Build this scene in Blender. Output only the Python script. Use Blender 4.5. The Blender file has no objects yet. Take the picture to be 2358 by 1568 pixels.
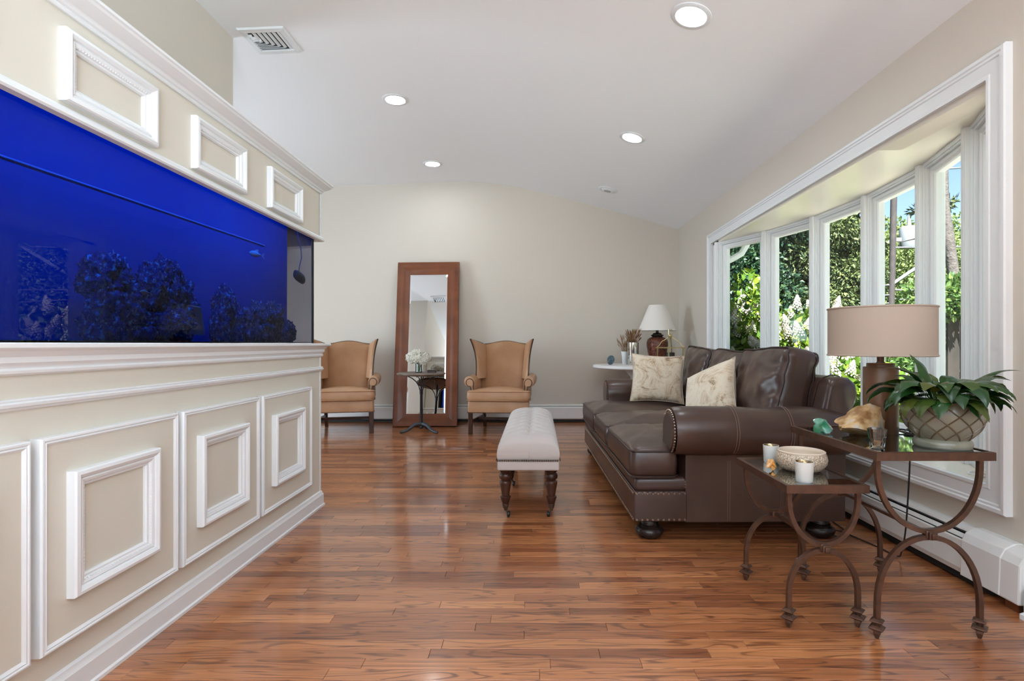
import bpy, bmesh, math, random
from mathutils import Vector, Matrix, noise
import numpy as np

random.seed(7)
PI = math.pi
SC = bpy.context.scene
COL = SC.collection
rad = math.radians

# ------------------------------------------------------------------ camera, sky, sun, lights, exposure
F_PX = 1250.0
cam_d = bpy.data.cameras.new('camera')
cam = bpy.data.objects.new('camera', cam_d)
COL.objects.link(cam)
cam.location = (0, 0, 1.10)
cam.rotation_euler = (rad(90), 0, 0)
cam_d.sensor_width = 36.0
cam_d.lens = 36.0 * F_PX / 2358.0
cam_d.shift_x = -45.0 / 2358.0
cam_d.shift_y = 8.0 / 2358.0
cam_d.clip_start = 0.05
cam_d.clip_end = 300
SC.camera = cam

SC.view_settings.view_transform = 'Standard'
SC.view_settings.look = 'None'
SC.view_settings.gamma = 1.0
SC.view_settings.use_curve_mapping = False
SC.view_settings.exposure = 0.0
cy = SC.cycles
cy.use_denoising = True
cy.max_bounces = 10
cy.diffuse_bounces = 5
cy.glossy_bounces = 5
cy.transmission_bounces = 8
cy.transparent_max_bounces = 12
cy.caustics_reflective = False
cy.caustics_refractive = False
cy.sample_clamp_indirect = 6.0

world = bpy.data.worlds.new('world')
SC.world = world
world.use_nodes = True
wn = world.node_tree
sky = wn.nodes.new('ShaderNodeTexSky')
sky.sky_type = 'NISHITA'
sky.sun_disc = False
sky.sun_elevation = rad(52)
sky.sun_rotation = rad(215)
sky.air_density = 1.0
sky.dust_density = 0.6
sky.ozone_density = 1.6
wn.links.new(sky.outputs[0], wn.nodes['Background'].inputs[0])
wn.nodes['Background'].inputs[1].default_value = 0.24

def lamp(name, kind, loc, energy, color=(1, 1, 1), size=None, size_y=None, aim=None, **kw):
    d = bpy.data.lights.new(name, kind)
    d.energy = energy
    d.color = color
    if kind == 'AREA':
        d.shape = 'RECTANGLE'
        d.size = size
        d.size_y = size_y
    for k, v in kw.items():
        setattr(d, k, v)
    o = bpy.data.objects.new(name, d)
    COL.objects.link(o)
    o.location = loc
    if aim is not None:
        o.rotation_euler = Vector(aim).to_track_quat('-Z', 'Y').to_euler()
    return o

lamp('sun', 'SUN', (0, 0, 20), 40.0, (1.0, 0.98, 0.95), aim=(0.10, 0.60, -0.79), angle=rad(0.8))
# unseen fill area lamps, added to brighten the room from behind and the left
lamp('rear_fill_lamp', 'AREA', (0.5, -2.8, 0.9), 620, (0.66, 0.85, 1.0), 2.2, 1.6, aim=(-0.32, 0.04, 0.95))
lamp('left_fill_lamp', 'AREA', (-5.35, 4.75, 1.5), 115, (0.68, 0.85, 1.0), 1.3, 2.2, aim=(1, 0.25, 0.12))
# blue strip lamps in the aquarium's hood, behind the fascia
lamp('aquarium_strip_lamp', 'AREA', (-1.505, 2.0, 1.93), 9.5, (0.002, 0.18, 1.0), 3.1, 0.06, aim=(-0.42, 0, -0.9))

# ------------------------------------------------------------------ helpers
def nt(m):
    return m.node_tree.nodes, m.node_tree.links

def mat(name, base, rough=0.5, metal=0.0, spec=0.5, coat=0.0, bump=None, var=None, sheen=0.0, trans=0.0, ior=1.45, emit=None, sub=0.0):
    m = bpy.data.materials.new(name)
    m.use_nodes = True
    n, l = nt(m)
    p = n['Principled BSDF']
    p.inputs['Base Color'].default_value = (*base, 1)
    p.inputs['Roughness'].default_value = rough
    p.inputs['Metallic'].default_value = metal
    p.inputs['Specular IOR Level'].default_value = spec
    p.inputs['Coat Weight'].default_value = coat
    p.inputs['Coat Roughness'].default_value = 0.1
    p.inputs['Sheen Weight'].default_value = sheen
    p.inputs['Transmission Weight'].default_value = trans
    p.inputs['IOR'].default_value = ior
    if emit:
        p.inputs['Emission Color'].default_value = (*emit[0], 1)
        p.inputs['Emission Strength'].default_value = emit[1]
    tc = None
    if bump or var:
        tc = n.new('ShaderNodeTexCoord')
    if bump:
        t = n.new('ShaderNodeTexNoise')
        t.inputs['Scale'].default_value = bump[0]
        t.inputs['Detail'].default_value = 4
        l.new(tc.outputs['Object'], t.inputs['Vector'])
        b = n.new('ShaderNodeBump')
        b.inputs['Strength'].default_value = bump[1]
        b.inputs['Distance'].default_value = bump[2] if len(bump) > 2 else 0.002
        l.new(t.outputs['Fac'], b.inputs['Height'])
        l.new(b.outputs['Normal'], p.inputs['Normal'])
    if var:                                    # (scale, second colour, low, high)
        t = n.new('ShaderNodeTexNoise')
        t.inputs['Scale'].default_value = var[0]
        t.inputs['Detail'].default_value = 5
        l.new(tc.outputs['Object'], t.inputs['Vector'])
        r = n.new('ShaderNodeValToRGB')
        r.color_ramp.elements[0].position = var[2]
        r.color_ramp.elements[1].position = var[3]
        r.color_ramp.elements[0].color = (*base, 1)
        r.color_ramp.elements[1].color = (*var[1], 1)
        l.new(t.outputs['Fac'], r.inputs['Fac'])
        l.new(r.outputs['Color'], p.inputs['Base Color'])
    return m

def leaf_mat(name, c1, c2, c3, rough=0.45, trans=0.35, spec=0.4, per_object=False):
    m = bpy.data.materials.new(name)
    m.use_nodes = True
    n, l = nt(m)
    p = n['Principled BSDF']
    p.inputs['Roughness'].default_value = rough
    p.inputs['Specular IOR Level'].default_value = spec
    if per_object:
        src = n.new('ShaderNodeObjectInfo').outputs['Random']
    else:
        src = n.new('ShaderNodeNewGeometry').outputs['Random Per Island']
    r = n.new('ShaderNodeValToRGB')
    e = r.color_ramp.elements
    e[0].color = (*c1, 1)
    e[1].color = (*c3, 1)
    e.new(0.5).color = (*c2, 1)
    l.new(src, r.inputs['Fac'])
    l.new(r.outputs['Color'], p.inputs['Base Color'])
    t = n.new('ShaderNodeBsdfTranslucent')
    l.new(r.outputs['Color'], t.inputs['Color'])
    mx = n.new('ShaderNodeMixShader')
    mx.inputs[0].default_value = trans
    l.new(p.outputs[0], mx.inputs[1])
    l.new(t.outputs[0], mx.inputs[2])
    l.new(mx.outputs[0], n['Material Output'].inputs['Surface'])
    return m

def pane_mat(name, tint=(1, 1, 1), gloss=1.0):
    m = bpy.data.materials.new(name)
    m.use_nodes = True
    n, l = nt(m)
    n.remove(n['Principled BSDF'])
    t = n.new('ShaderNodeBsdfTransparent')
    t.inputs[0].default_value = (*tint, 1)
    g = n.new('ShaderNodeBsdfGlossy')
    g.inputs['Roughness'].default_value = 0.0
    f = n.new('ShaderNodeFresnel')
    f.inputs['IOR'].default_value = 1.45
    mu = n.new('ShaderNodeMath')
    mu.operation = 'MULTIPLY'
    mu.inputs[1].default_value = gloss
    l.new(f.outputs[0], mu.inputs[0])
    mx = n.new('ShaderNodeMixShader')
    l.new(mu.outputs[0], mx.inputs[0])
    l.new(t.outputs[0], mx.inputs[1])
    l.new(g.outputs[0], mx.inputs[2])
    l.new(mx.outputs[0], n['Material Output'].inputs['Surface'])
    return m

class MB:
    """collects geometry in room coordinates; build() links it as one object"""
    def __init__(s, M=None):
        s.v = []; s.f = []; s.M = M
    def add(s, vs, fs):
        o = len(s.v)
        if s.M is not None:
            vs = [s.M @ Vector(v) for v in vs]
        s.v += [tuple(v) for v in vs]
        s.f += [tuple(i + o for i in f) for f in fs]
        return s
    def box(s, x0, x1, y0, y1, z0, z1):
        return s.add([(x0, y0, z0), (x1, y0, z0), (x1, y1, z0), (x0, y1, z0), (x0, y0, z1), (x1, y0, z1), (x1, y1, z1), (x0, y1, z1)],
                     [(0, 3, 2, 1), (4, 5, 6, 7), (0, 1, 5, 4), (1, 2, 6, 5), (2, 3, 7, 6), (3, 0, 4, 7)])
    def tube(s, pts, r, n=8, closed=False, sx=1.0):
        pts = [Vector(p) for p in pts]
        N = len(pts)
        rs = r if isinstance(r, (list, tuple)) else [r] * N
        vs = []; fs = []
        up = None
        for i in range(N):
            if closed:
                t = pts[(i + 1) % N] - pts[i - 1]
            else:
                t = pts[min(i + 1, N - 1)] - pts[max(i - 1, 0)]
            t.normalize()
            if up is None:
                up = Vector((0, 0, 1)) if abs(t.z) < 0.9 else Vector((1, 0, 0))
            a = t.cross(up)
            if a.length < 1e-6:
                a = t.orthogonal()
            a.normalize()
            b = a.cross(t).normalized()
            up = b
            for k in range(n):
                w = 2 * PI * (k + 0.5) / n
                vs.append(pts[i] + (a * math.cos(w) * sx + b * math.sin(w)) * rs[i])
        for i in range(N if closed else N - 1):
            j = (i + 1) % N
            for k in range(n):
                q = (k + 1) % n
                fs.append((i * n + k, i * n + q, j * n + q, j * n + k))
        if not closed:
            fs.append(tuple(range(n)))
            fs.append(tuple((N - 1) * n + k for k in reversed(range(n))))
        return s.add(vs, fs)
    def lathe(s, prof, c=(0, 0, 0), n=32, cap=True, fn=None):
        vs = []; fs = []
        for (r, z) in prof:
            for k in range(n):
                a = 2 * PI * k / n
                rr = fn(r, z, a) if fn else r
                vs.append((c[0] + rr * math.cos(a), c[1] + rr * math.sin(a), c[2] + z))
        for i in range(len(prof) - 1):
            for k in range(n):
                q = (k + 1) % n
                fs.append((i * n + k, i * n + q, (i + 1) * n + q, (i + 1) * n + k))
        if cap:
            fs.append(tuple(reversed(range(n))))
            fs.append(tuple((len(prof) - 1) * n + k for k in range(n)))
        return s.add(vs, fs)
    def prism(s, poly, axis, a, b):
        def P(u, v, w):
            return {'x': (w, u, v), 'y': (u, w, v), 'z': (u, v, w)}[axis]
        n = len(poly)
        vs = [P(u, v, a) for u, v in poly] + [P(u, v, b) for u, v in poly]
        fs = [tuple(reversed(range(n))), tuple(range(n, 2 * n))]
        fs += [(i, (i + 1) % n, n + (i + 1) % n, n + i) for i in range(n)]
        return s.add(vs, fs)
    def loft(s, rings, closed=True, caps=True):
        n = len(rings[0]); vs = [p for r in rings for p in r]; fs = []
        for i in range(len(rings) - 1):
            for k in range(n if closed else n - 1):
                q = (k + 1) % n
                fs.append((i * n + k, i * n + q, (i + 1) * n + q, (i + 1) * n + k))
        if caps:
            fs.append(tuple(reversed(range(n))))
            fs.append(tuple((len(rings) - 1) * n + k for k in range(n)))
        return s.add(vs, fs)
    def frame(s, P, rect, prof):
        """mitred moulding: P(u,v,w) -> point, rect = outer u0,v0,u1,v1, prof = (inset, height) steps"""
        u0, v0, u1, v1 = rect
        vs = []; fs = []
        for d, w in prof:
            vs += [P(u0 + d, v0 + d, w), P(u1 - d, v0 + d, w), P(u1 - d, v1 - d, w), P(u0 + d, v1 - d, w)]
        m = len(prof)
        for i in range(m):
            j = (i + 1) % m
            for k in range(4):
                q = (k + 1) % 4
                fs.append((i * 4 + k, i * 4 + q, j * 4 + q, j * 4 + k))
        return s.add(vs, fs)
    def rbox(s, c, size, r, n=8, fn=None):
        h = [x / 2 for x in size]
        ax = []
        for a in range(3):
            rr = min(r, h[a] * 0.999)
            inner = h[a] - rr
            L = [-h[a], -h[a] + 0.25 * rr, -h[a] + 0.55 * rr, -inner]
            k = max(1, int(n))
            L += [-inner + 2 * inner * i / k for i in range(1, k)] if inner > 1e-4 else []
            L += [inner, h[a] - 0.55 * rr, h[a] - 0.25 * rr, h[a]]
            ax.append(L)
        idx = {}; vs = []; fs = []
        def V(i, j, k):
            key = (i, j, k)
            if key not in idx:
                p = Vector((ax[0][i], ax[1][j], ax[2][k]))
                q = Vector([max(-(h[a] - min(r, h[a] * .999)), min(h[a] - min(r, h[a] * .999), p[a])) for a in range(3)])
                d = p - q
                if d.length > 1e-9:
                    p = q + d.normalized() * min(r, min(h) * .999)
                if fn:
                    p = Vector(fn(p))
                idx[key] = len(vs)
                vs.append(p + Vector(c))
            return idx[key]
        N = [len(a) - 1 for a in ax]
        for e in (0, N[2]):
            for i in range(N[0]):
                for j in range(N[1]):
                    q = (V(i, j, e), V(i + 1, j, e), V(i + 1, j + 1, e), V(i, j + 1, e))
                    fs.append(q if e else q[::-1])
        for e in (0, N[1]):
            for i in range(N[0]):
                for k in range(N[2]):
                    q = (V(i, e, k), V(i, e, k + 1), V(i + 1, e, k + 1), V(i + 1, e, k))
                    fs.append(q if e else q[::-1])
        for e in (0, N[0]):
            for j in range(N[1]):
                for k in range(N[2]):
                    q = (V(e, j, k), V(e, j + 1, k), V(e, j + 1, k + 1), V(e, j, k + 1))
                    fs.append(q if e else q[::-1])
        return s.add(vs, fs)
    def dome(s, c, nrm, r):
        nrm = Vector(nrm).normalized(); a = nrm.orthogonal().normalized(); b = nrm.cross(a); c = Vector(c)
        vs = [c + (a * math.cos(w) + b * math.sin(w)) * r for w in [2 * PI * k / 6 for k in range(6)]]
        vs += [c + (a * math.cos(w) + b * math.sin(w)) * r * .6 + nrm * r * .55 for w in [2 * PI * k / 6 for k in range(6)]]
        fs = [(k, (k + 1) % 6, 6 + (k + 1) % 6, 6 + k) for k in range(6)] + [tuple(range(6, 12))]
        return s.add(vs, fs)
    def build(s, name, m, parent=None, smooth=38, bevel=0.0, warp=None, recalc=True, seg=2):
        me = bpy.data.meshes.new(name)
        off = parent_origin(parent)
        vs = s.v
        if warp:
            vs = [warp(v) for v in vs]
        vs = [(v[0] - off.x, v[1] - off.y, v[2] - off.z) for v in vs]
        me.from_pydata(vs, [], s.f)
        if recalc:
            bm = bmesh.new(); bm.from_mesh(me)
            bmesh.ops.recalc_face_normals(bm, faces=bm.faces)
            bm.to_mesh(me); bm.free()
        if m is not None:
            me.materials.append(m)
        if smooth:
            me.shade_smooth()
            me.set_sharp_from_angle(angle=rad(smooth))
        me.update()
        o = bpy.data.objects.new(name, me)
        COL.objects.link(o)
        if parent is not None:
            o.parent = parent
        if bevel:
            b = o.modifiers.new('bevel', 'BEVEL')
            b.width = bevel; b.segments = seg; b.limit_method = 'ANGLE'; b.angle_limit = rad(35)
            b.harden_normals = False
        return o

ORIGIN = {}
def parent_origin(p):
    o = Vector((0, 0, 0))
    while p is not None:
        if p.name in ORIGIN:
            return ORIGIN[p.name]
        p = p.parent
    return o

def tag(o, label=None, cat=None, group=None, kind=None):
    if label: o['label'] = label
    if cat: o['category'] = cat
    if group: o['group'] = group
    if kind: o['kind'] = kind
    return o

def thing(name, label, cat, loc=(0, 0, 0), rz=0.0, group=None):
    """an Empty at the thing's base; its parts are given in room coordinates around loc, then turned by rz"""
    o = bpy.data.objects.new(name, None)
    COL.objects.link(o)
    o.empty_display_size = 0.1
    o.location = loc
    o.rotation_euler = (0, 0, rz)
    ORIGIN[o.name] = Vector(loc)
    return tag(o, label, cat, group)

def struct(o, label=None):
    o['kind'] = 'structure'
    if label: o['label'] = label
    return o

def struct_empty(name, label=None, loc=(0, 0, 0)):
    o = bpy.data.objects.new(name, None)
    COL.objects.link(o)
    o.location = loc
    ORIGIN[o.name] = Vector(loc)
    return struct(o, label)

def copy_tree(o, parent=None):
    c = o.copy()
    COL.objects.link(c)
    c.parent = parent
    for ch in list(o.children):
        copy_tree(ch, c)
    return c

def lerp(a, b, t):
    return a + (b - a) * t

def round_poly(P, r, seg=5, step=0.04):
    out = []; n = len(P)
    for i in range(n):
        a, b, c = Vector(P[i - 1]), Vector(P[i]), Vector(P[(i + 1) % n])
        ra = min(r, (a - b).length * .45, (c - b).length * .45)
        p0 = b + (a - b).normalized() * ra; p1 = b + (c - b).normalized() * ra
        for k in range(seg + 1):
            t = k / seg
            out.append((1 - t) ** 2 * p0 + 2 * t * (1 - t) * b + t * t * p1)
    res = []
    for i in range(len(out)):
        a, b = out[i], out[(i + 1) % len(out)]
        k = max(1, int((b - a).length / step))
        for j in range(k):
            res.append(a.lerp(b, j / k))
    return [(p.x, p.y) for p in res]

# ------------------------------------------------------------------ materials
def floor_material():
    m = bpy.data.materials.new('oak_floor')
    m.use_nodes = True
    n, l = nt(m)
    p = n['Principled BSDF']
    geo = n.new('ShaderNodeNewGeometry')
    oi = n.new('ShaderNodeObjectInfo')
    def math_(op, a, b=None):
        x = n.new('ShaderNodeMath'); x.operation = op
        for i, q in enumerate((a, b)):
            if q is None: continue
            if isinstance(q, (int, float)): x.inputs[i].default_value = q
            else: l.new(q, x.inputs[i])
        return x.outputs[0]
    rnd = math_('FRACT', math_('ADD', math_('MULTIPLY', geo.outputs['Random Per Island'], 7.31), math_('MULTIPLY', oi.outputs['Random'], 5.7)))
    rnd2 = math_('FRACT', math_('MULTIPLY', rnd, 13.7))
    comb = n.new('ShaderNodeCombineXYZ')
    l.new(math_('MULTIPLY', rnd, 61.0), comb.inputs[0])
    l.new(math_('MULTIPLY', rnd2, 37.0), comb.inputs[1])
    vadd = n.new('ShaderNodeVectorMath'); vadd.operation = 'ADD'
    l.new(geo.outputs['Position'], vadd.inputs[0]); l.new(comb.outputs[0], vadd.inputs[1])
    def noise_(sx, sy, det, rough=0.55, dist=0.0):
        mp = n.new('ShaderNodeVectorMath'); mp.operation = 'MULTIPLY'
        mp.inputs[1].default_value = (sx, sy, 1)
        l.new(vadd.outputs[0], mp.inputs[0])
        t = n.new('ShaderNodeTexNoise')
        t.inputs['Scale'].default_value = 1.0
        t.inputs['Detail'].default_value = det
        t.inputs['Roughness'].default_value = rough
        t.inputs['Distortion'].default_value = dist
        l.new(mp.outputs[0], t.inputs['Vector'])
        return t.outputs['Fac']
    # plank tone
    r = n.new('ShaderNodeValToRGB')
    e = r.color_ramp.elements
    e[0].color = (0.20, 0.060, 0.020, 1)
    e[1].color = (0.50, 0.20, 0.075, 1)
    e[0].position = 0.0; e[1].position = 1.0
    x = e.new(0.3); x.color = (0.315, 0.108, 0.039, 1)
    x = e.new(0.65); x.color = (0.40, 0.150, 0.054, 1)
    l.new(rnd, r.inputs['Fac'])
    # growth rings: contour lines of a long stretched noise
    cont = math_('SINE', math_('MULTIPLY', noise_(1.3, 13.0, 2.0, 0.5, 0.3), 62.0))
    ring = n.new('ShaderNodeMapRange')
    ring.inputs['From Min'].default_value = 0.55; ring.inputs['From Max'].default_value = 1.0
    l.new(cont, ring.inputs['Value'])
    ringm = math_('MULTIPLY', ring.outputs[0], math_('MULTIPLY', math_('ADD', noise_(3.0, 9.0, 3.0), 0.0), 1.0))
    streak = noise_(2.2, 120.0, 4.0, 0.65)
    mx = n.new('ShaderNodeMixRGB'); mx.blend_type = 'MULTIPLY'
    l.new(math_('MINIMUM', math_('MULTIPLY', ringm, 1.45), 1.0), mx.inputs[0])
    l.new(r.outputs['Color'], mx.inputs[1]); mx.inputs[2].default_value = (0.32, 0.24, 0.2, 1)
    st = n.new('ShaderNodeMapRange')
    st.inputs['From Min'].default_value = 0.3; st.inputs['From Max'].default_value = 0.7
    st.inputs['To Min'].default_value = 0.70; st.inputs['To Max'].default_value = 1.28
    l.new(streak, st.inputs['Value'])
    mx2 = n.new('ShaderNodeVectorMath'); mx2.operation = 'SCALE'
    l.new(mx.outputs[0], mx2.inputs[0]); l.new(st.outputs[0], mx2.inputs['Scale'])
    l.new(mx2.outputs[0], p.inputs['Base Color'])
    p.inputs['Roughness'].default_value = 0.30
    p.inputs['Specular IOR Level'].default_value = 0.5
    p.inputs['Coat Weight'].default_value = 0.7
    p.inputs['Coat Roughness'].default_value = 0.10
    b = n.new('ShaderNodeBump')
    b.inputs['Strength'].default_value = 0.12; b.inputs['Distance'].default_value = 0.0006
    l.new(streak, b.inputs['Height'])
    l.new(b.outputs['Normal'], p.inputs['Normal'])
    b2 = n.new('ShaderNodeBump')
    b2.inputs['Strength'].default_value = 0.10; b2.inputs['Distance'].default_value = 0.002
    l.new(noise_(3.5, 26.0, 1.0), b2.inputs['Height'])
    l.new(b2.outputs['Normal'], p.inputs['Coat Normal'])
    return m

def hide_material():
    m = mat('cowhide', (0.66, 0.56, 0.43), 0.75, sheen=0.3)
    n, l = nt(m); p = n['Principled BSDF']
    tc = n.new('ShaderNodeTexCoord')
    t = n.new('ShaderNodeTexNoise'); t.inputs['Scale'].default_value = 6.5; t.inputs['Detail'].default_value = 12; t.inputs['Roughness'].default_value = 0.80
    t.inputs['Distortion'].default_value = 1.2
    l.new(tc.outputs['Object'], t.inputs['Vector'])
    r = n.new('ShaderNodeValToRGB'); e = r.color_ramp.elements
    e[0].position = 0.38; e[0].color = (0.20, 0.115, 0.06, 1)
    e[1].position = 0.52; e[1].color = (0.70, 0.61, 0.48, 1)
    x = e.new(0.44); x.color = (0.56, 0.43, 0.29, 1)
    l.new(t.outputs['Fac'], r.inputs['Fac']); l.new(r.outputs['Color'], p.inputs['Base Color'])
    b = n.new('ShaderNodeBump'); b.inputs['Strength'].default_value = 0.4; b.inputs['Distance'].default_value = 0.004
    l.new(t.outputs['Fac'], b.inputs['Height']); l.new(b.outputs['Normal'], p.inputs['Normal'])
    return m

M = {}
M['wall'] = mat('beige_wall_paint', (0.64, 0.59, 0.52), 0.7, spec=0.25, bump=(180, 0.05, 0.001))
M['panel'] = mat('beige_panel_paint', (0.66, 0.625, 0.54), 0.55, spec=0.3)
M['ceil'] = mat('ceiling_paint', (0.90, 0.915, 0.93), 0.85, spec=0.15)
M['white'] = mat('white_trim_paint', (0.79, 0.815, 0.83), 0.35, spec=0.4)
M['cream'] = mat('cream_gloss_paint', (0.84, 0.80, 0.69), 0.22, spec=0.5)
M['heater'] = mat('white_enamel', (0.80, 0.80, 0.79), 0.35)
M['black'] = mat('black_gap', (0.012, 0.012, 0.012), 0.6)
M['floor'] = floor_material()
M['glass'] = pane_mat('window_glass', (0.97, 0.985, 0.98), 0.04)
M['leather'] = mat('dark_brown_leather', (0.054, 0.029, 0.022), 0.29, spec=0.6, bump=(120, 0.12, 0.0012), var=(3.0, (0.080, 0.042, 0.030), 0.4, 0.75))
M['stitch'] = mat('pale_stitching', (0.19, 0.125, 0.10), 0.6)
M['piping'] = mat('dark_leather_piping', (0.035, 0.019, 0.015), 0.4)
M['brassnail'] = mat('pewter_nailheads', (0.30, 0.22, 0.17), 0.3, metal=0.9)
M['bun'] = mat('espresso_wood', (0.018, 0.011, 0.009), 0.25, spec=0.5)
M['tan'] = mat('tan_leather', (0.36, 0.175, 0.078), 0.42, spec=0.45, bump=(90, 0.12, 0.0012), var=(4.0, (0.44, 0.24, 0.125), 0.38, 0.72))
M['tanpale'] = mat('pale_tan_leather', (0.50, 0.295, 0.175), 0.42, spec=0.4, bump=(60, 0.14, 0.0015), var=(5.0, (0.43, 0.235, 0.125), 0.4, 0.75))
M['tanpipe'] = mat('antique_nail_trim', (0.085, 0.055, 0.038), 0.4, metal=0.4)
M['mahogany'] = mat('mahogany', (0.06, 0.022, 0.012), 0.3, spec=0.5, var=(12, (0.035, 0.013, 0.008), 0.4, 0.7))
M['linen'] = mat('oatmeal_linen', (0.53, 0.48, 0.455), 0.85, spec=0.15, sheen=0.25, bump=(260, 0.2, 0.0015))
M['hide'] = hide_material()
M['frame'] = mat('chestnut_leather', (0.205, 0.062, 0.022), 0.33, spec=0.5, var=(5.0, (0.125, 0.036, 0.014), 0.35, 0.75), bump=(60, 0.05, 0.001))
M['mirror'] = mat('mirror_silver', (0.93, 0.94, 0.95), 0.0, metal=1.0)
M['iron'] = mat('black_iron', (0.014, 0.013, 0.013), 0.45, spec=0.4)
M['castiron'] = mat('weathered_cast_iron', (0.06, 0.065, 0.07), 0.5, metal=0.4, bump=(80, 0.5, 0.002))
M['greywood'] = mat('weathered_grey_wood', (0.22, 0.175, 0.135), 0.6, var=(16, (0.13, 0.10, 0.075), 0.35, 0.7))
M['bronze'] = mat('bronze_iron', (0.095, 0.050, 0.034), 0.40, metal=0.55, bump=(150, 0.3, 0.001), var=(30, (0.14, 0.068, 0.040), 0.4, 0.7))
M['tablemirror'] = mat('antique_mirror_top', (0.72, 0.75, 0.72), 0.03, metal=1.0, var=(40, (0.42, 0.42, 0.38), 0.55, 0.8))
M['shade'] = mat('oatmeal_lampshade', (0.45, 0.375, 0.315), 0.9, spec=0.1, bump=(300, 0.25, 0.001))
M['shadewhite'] = mat('white_lampshade', (0.80, 0.765, 0.73), 0.9, spec=0.1)
M['lampbrown'] = mat('brown_lamp_lacquer', (0.145, 0.066, 0.030), 0.32, spec=0.5, var=(6, (0.105, 0.048, 0.022), 0.4, 0.7))
M['cordblack'] = mat('black_cord', (0.012, 0.012, 0.014), 0.5)
M['brass'] = mat('pale_brass', (0.62, 0.50, 0.26), 0.3, metal=0.9)
M['marblewhite'] = mat('white_stone_top', (0.78, 0.77, 0.76), 0.4)
M['plinth'] = mat('grey_white_pedestal', (0.60, 0.585, 0.57), 0.5)

# ------------------------------------------------------------------ room shell
XW = 2.08          # right wall plane
YB = 7.68          # back wall plane
XL = -2.20         # left wall plane (stops at Y = 4.0)

# ceiling: vaulted profile across the room
prof = [(-5.6, 3.26), (-2.18, 3.355), (-1.78, 3.372), (-1.376, 3.386), (-1.0, 3.391), (-0.762, 3.388), (-0.6, 3.376), (-0.455, 3.358),
        (-0.30, 3.335), (-0.147, 3.306), (0.0, 3.277), (0.16, 3.24), (0.467, 3.166), (1.081, 3.005), (1.696, 2.835), (2.15, 2.702)]
def ceil_z(x):
    for (a, za), (b, zb) in zip(prof, prof[1:]):
        if a <= x <= b:
            return lerp(za, zb, (x - a) / (b - a))
def ceil_slope(x):
    return (ceil_z(x + .05) - ceil_z(x - .05)) / .1
poly = prof + [(x, z + 0.16) for x, z in reversed(prof)]
mb = MB(); mb.prism(poly, 'y', -3.1, 7.85)
struct(mb.build('ceiling', M['ceil'], smooth=25), 'pale grey-white vaulted ceiling, sloping down to the window wall')

# back wall, cut to the ceiling line
poly = [(-5.6, -0.02), (2.2, -0.02), (2.2, ceil_z(2.14))] + [(x, z + .03) for x, z in reversed(prof[:-1])]
mb = MB(); mb.prism(poly, 'y', YB, YB + 0.16)
struct(mb.build('wall_back', M['wall'], smooth=0), 'plain beige wall behind the armchairs and the leaning mirror')

# window wall with the bow-window opening
OY0, OY1, OZ0, OZ1 = 2.438, 6.215, 0.44, 2.262
mb = MB()
def wr(y0, y1, z0, z1): mb.box(XW, XW + 0.14, y0, y1, z0, z1)
wr(-3.0, OY0, -.02, 2.85); wr(OY1, YB, -.02, 2.85); wr(OY0, OY1, -.02, OZ0); wr(OY0, OY1, OZ1, 2.85)
struct(mb.build('wall_right', M['wall'], smooth=0), 'beige wall holding the bow window')

# left wall behind the aquarium cabinet; it turns the corner at Y = 4.0
mb = MB(); mb.box(XL - .16, XL, -3.0, 4.0, -.02, 3.45)
struct(mb.build('wall_left', M['wall'], smooth=0), 'beige wall rising above the aquarium cabinet')
mb = MB(); mb.box(-5.6, XL - .16, 3.84, 4.0, -.02, 3.45)
struct(mb.build('wall_alcove', M['wall'], smooth=0), 'beige wall of the alcove behind the aquarium')
mb = MB()
mb.box(-5.6, -5.45, 3.84, 4.05, -.02, 3.45); mb.box(-5.6, -5.45, 5.75, 7.85, -.02, 3.45)
mb.box(-5.6, -5.45, 4.05, 5.75, 2.65, 3.45); mb.box(-5.6, -5.45, 4.05, 5.75, -.02, .35)
struct(mb.build('wall_far_left', M['wall'], smooth=0), 'beige wall at the far left of the alcove with an opening added for the fill lamp')
mb = MB()
mb.box(XL, -2.05, -3.1, -3.0, -.02, 3.45); mb.box(1.65, XW + .14, -3.1, -3.0, -.02, 3.45)
mb.box(-2.05, 1.65, -3.1, -3.0, 2.72, 3.45); mb.box(-2.05, 1.65, -3.1, -3.0, -.02, .16)
struct(mb.build('wall_rear', M['wall'], smooth=0), 'beige wall behind the photographer with an opening added for the fill lamp')

# floor: oak strips, near ones each an object, the far ones joined
fl = MB(); fl.box(-5.6, XW + .14, -3.1, YB + .16, -0.12, -0.012)
floor_o = struct(fl.build('floor', mat('subfloor', (0.05, 0.02, 0.01), 0.8), smooth=0), 'glossy reddish-brown oak strip floor')
PW = 0.0605
rows = []
y = -3.0
rnd = random.Random(11)
while y < YB:
    x = -5.5 - rnd.random()
    while x < XW:
        L = rnd.choice([0.35, 0.5, 0.65, 0.8, 1.0, 1.2, 1.5]) * rnd.uniform(.85, 1.15)
        rows.append((max(x, -5.5), min(x + L, XW), y))
        x += L
    y += PW
g = 0.0005
def plank(mb, x0, x1, y0):
    b = 0.0008
    x0 += g; x1 -= g; ya = y0 + g; yb = y0 + PW - g
    vs = [(x0, ya, -.012), (x1, ya, -.012), (x1, yb, -.012), (x0, yb, -.012),
          (x0, ya, -b), (x1, ya, -b), (x1, yb, -b), (x0, yb, -b),
          (x0 + b, ya + b, 0), (x1 - b, ya + b, 0), (x1 - b, yb - b, 0), (x0 + b, yb - b, 0)]
    fs = [(8, 9, 10, 11)]
    for o in (0, 4):
        fs += [(o + k, o + (k + 1) % 4, o + 4 + (k + 1) % 4, o + 4 + k) for k in range(4)]
    mb.add(vs, fs)
rest = MB()
n_near = 0
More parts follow.
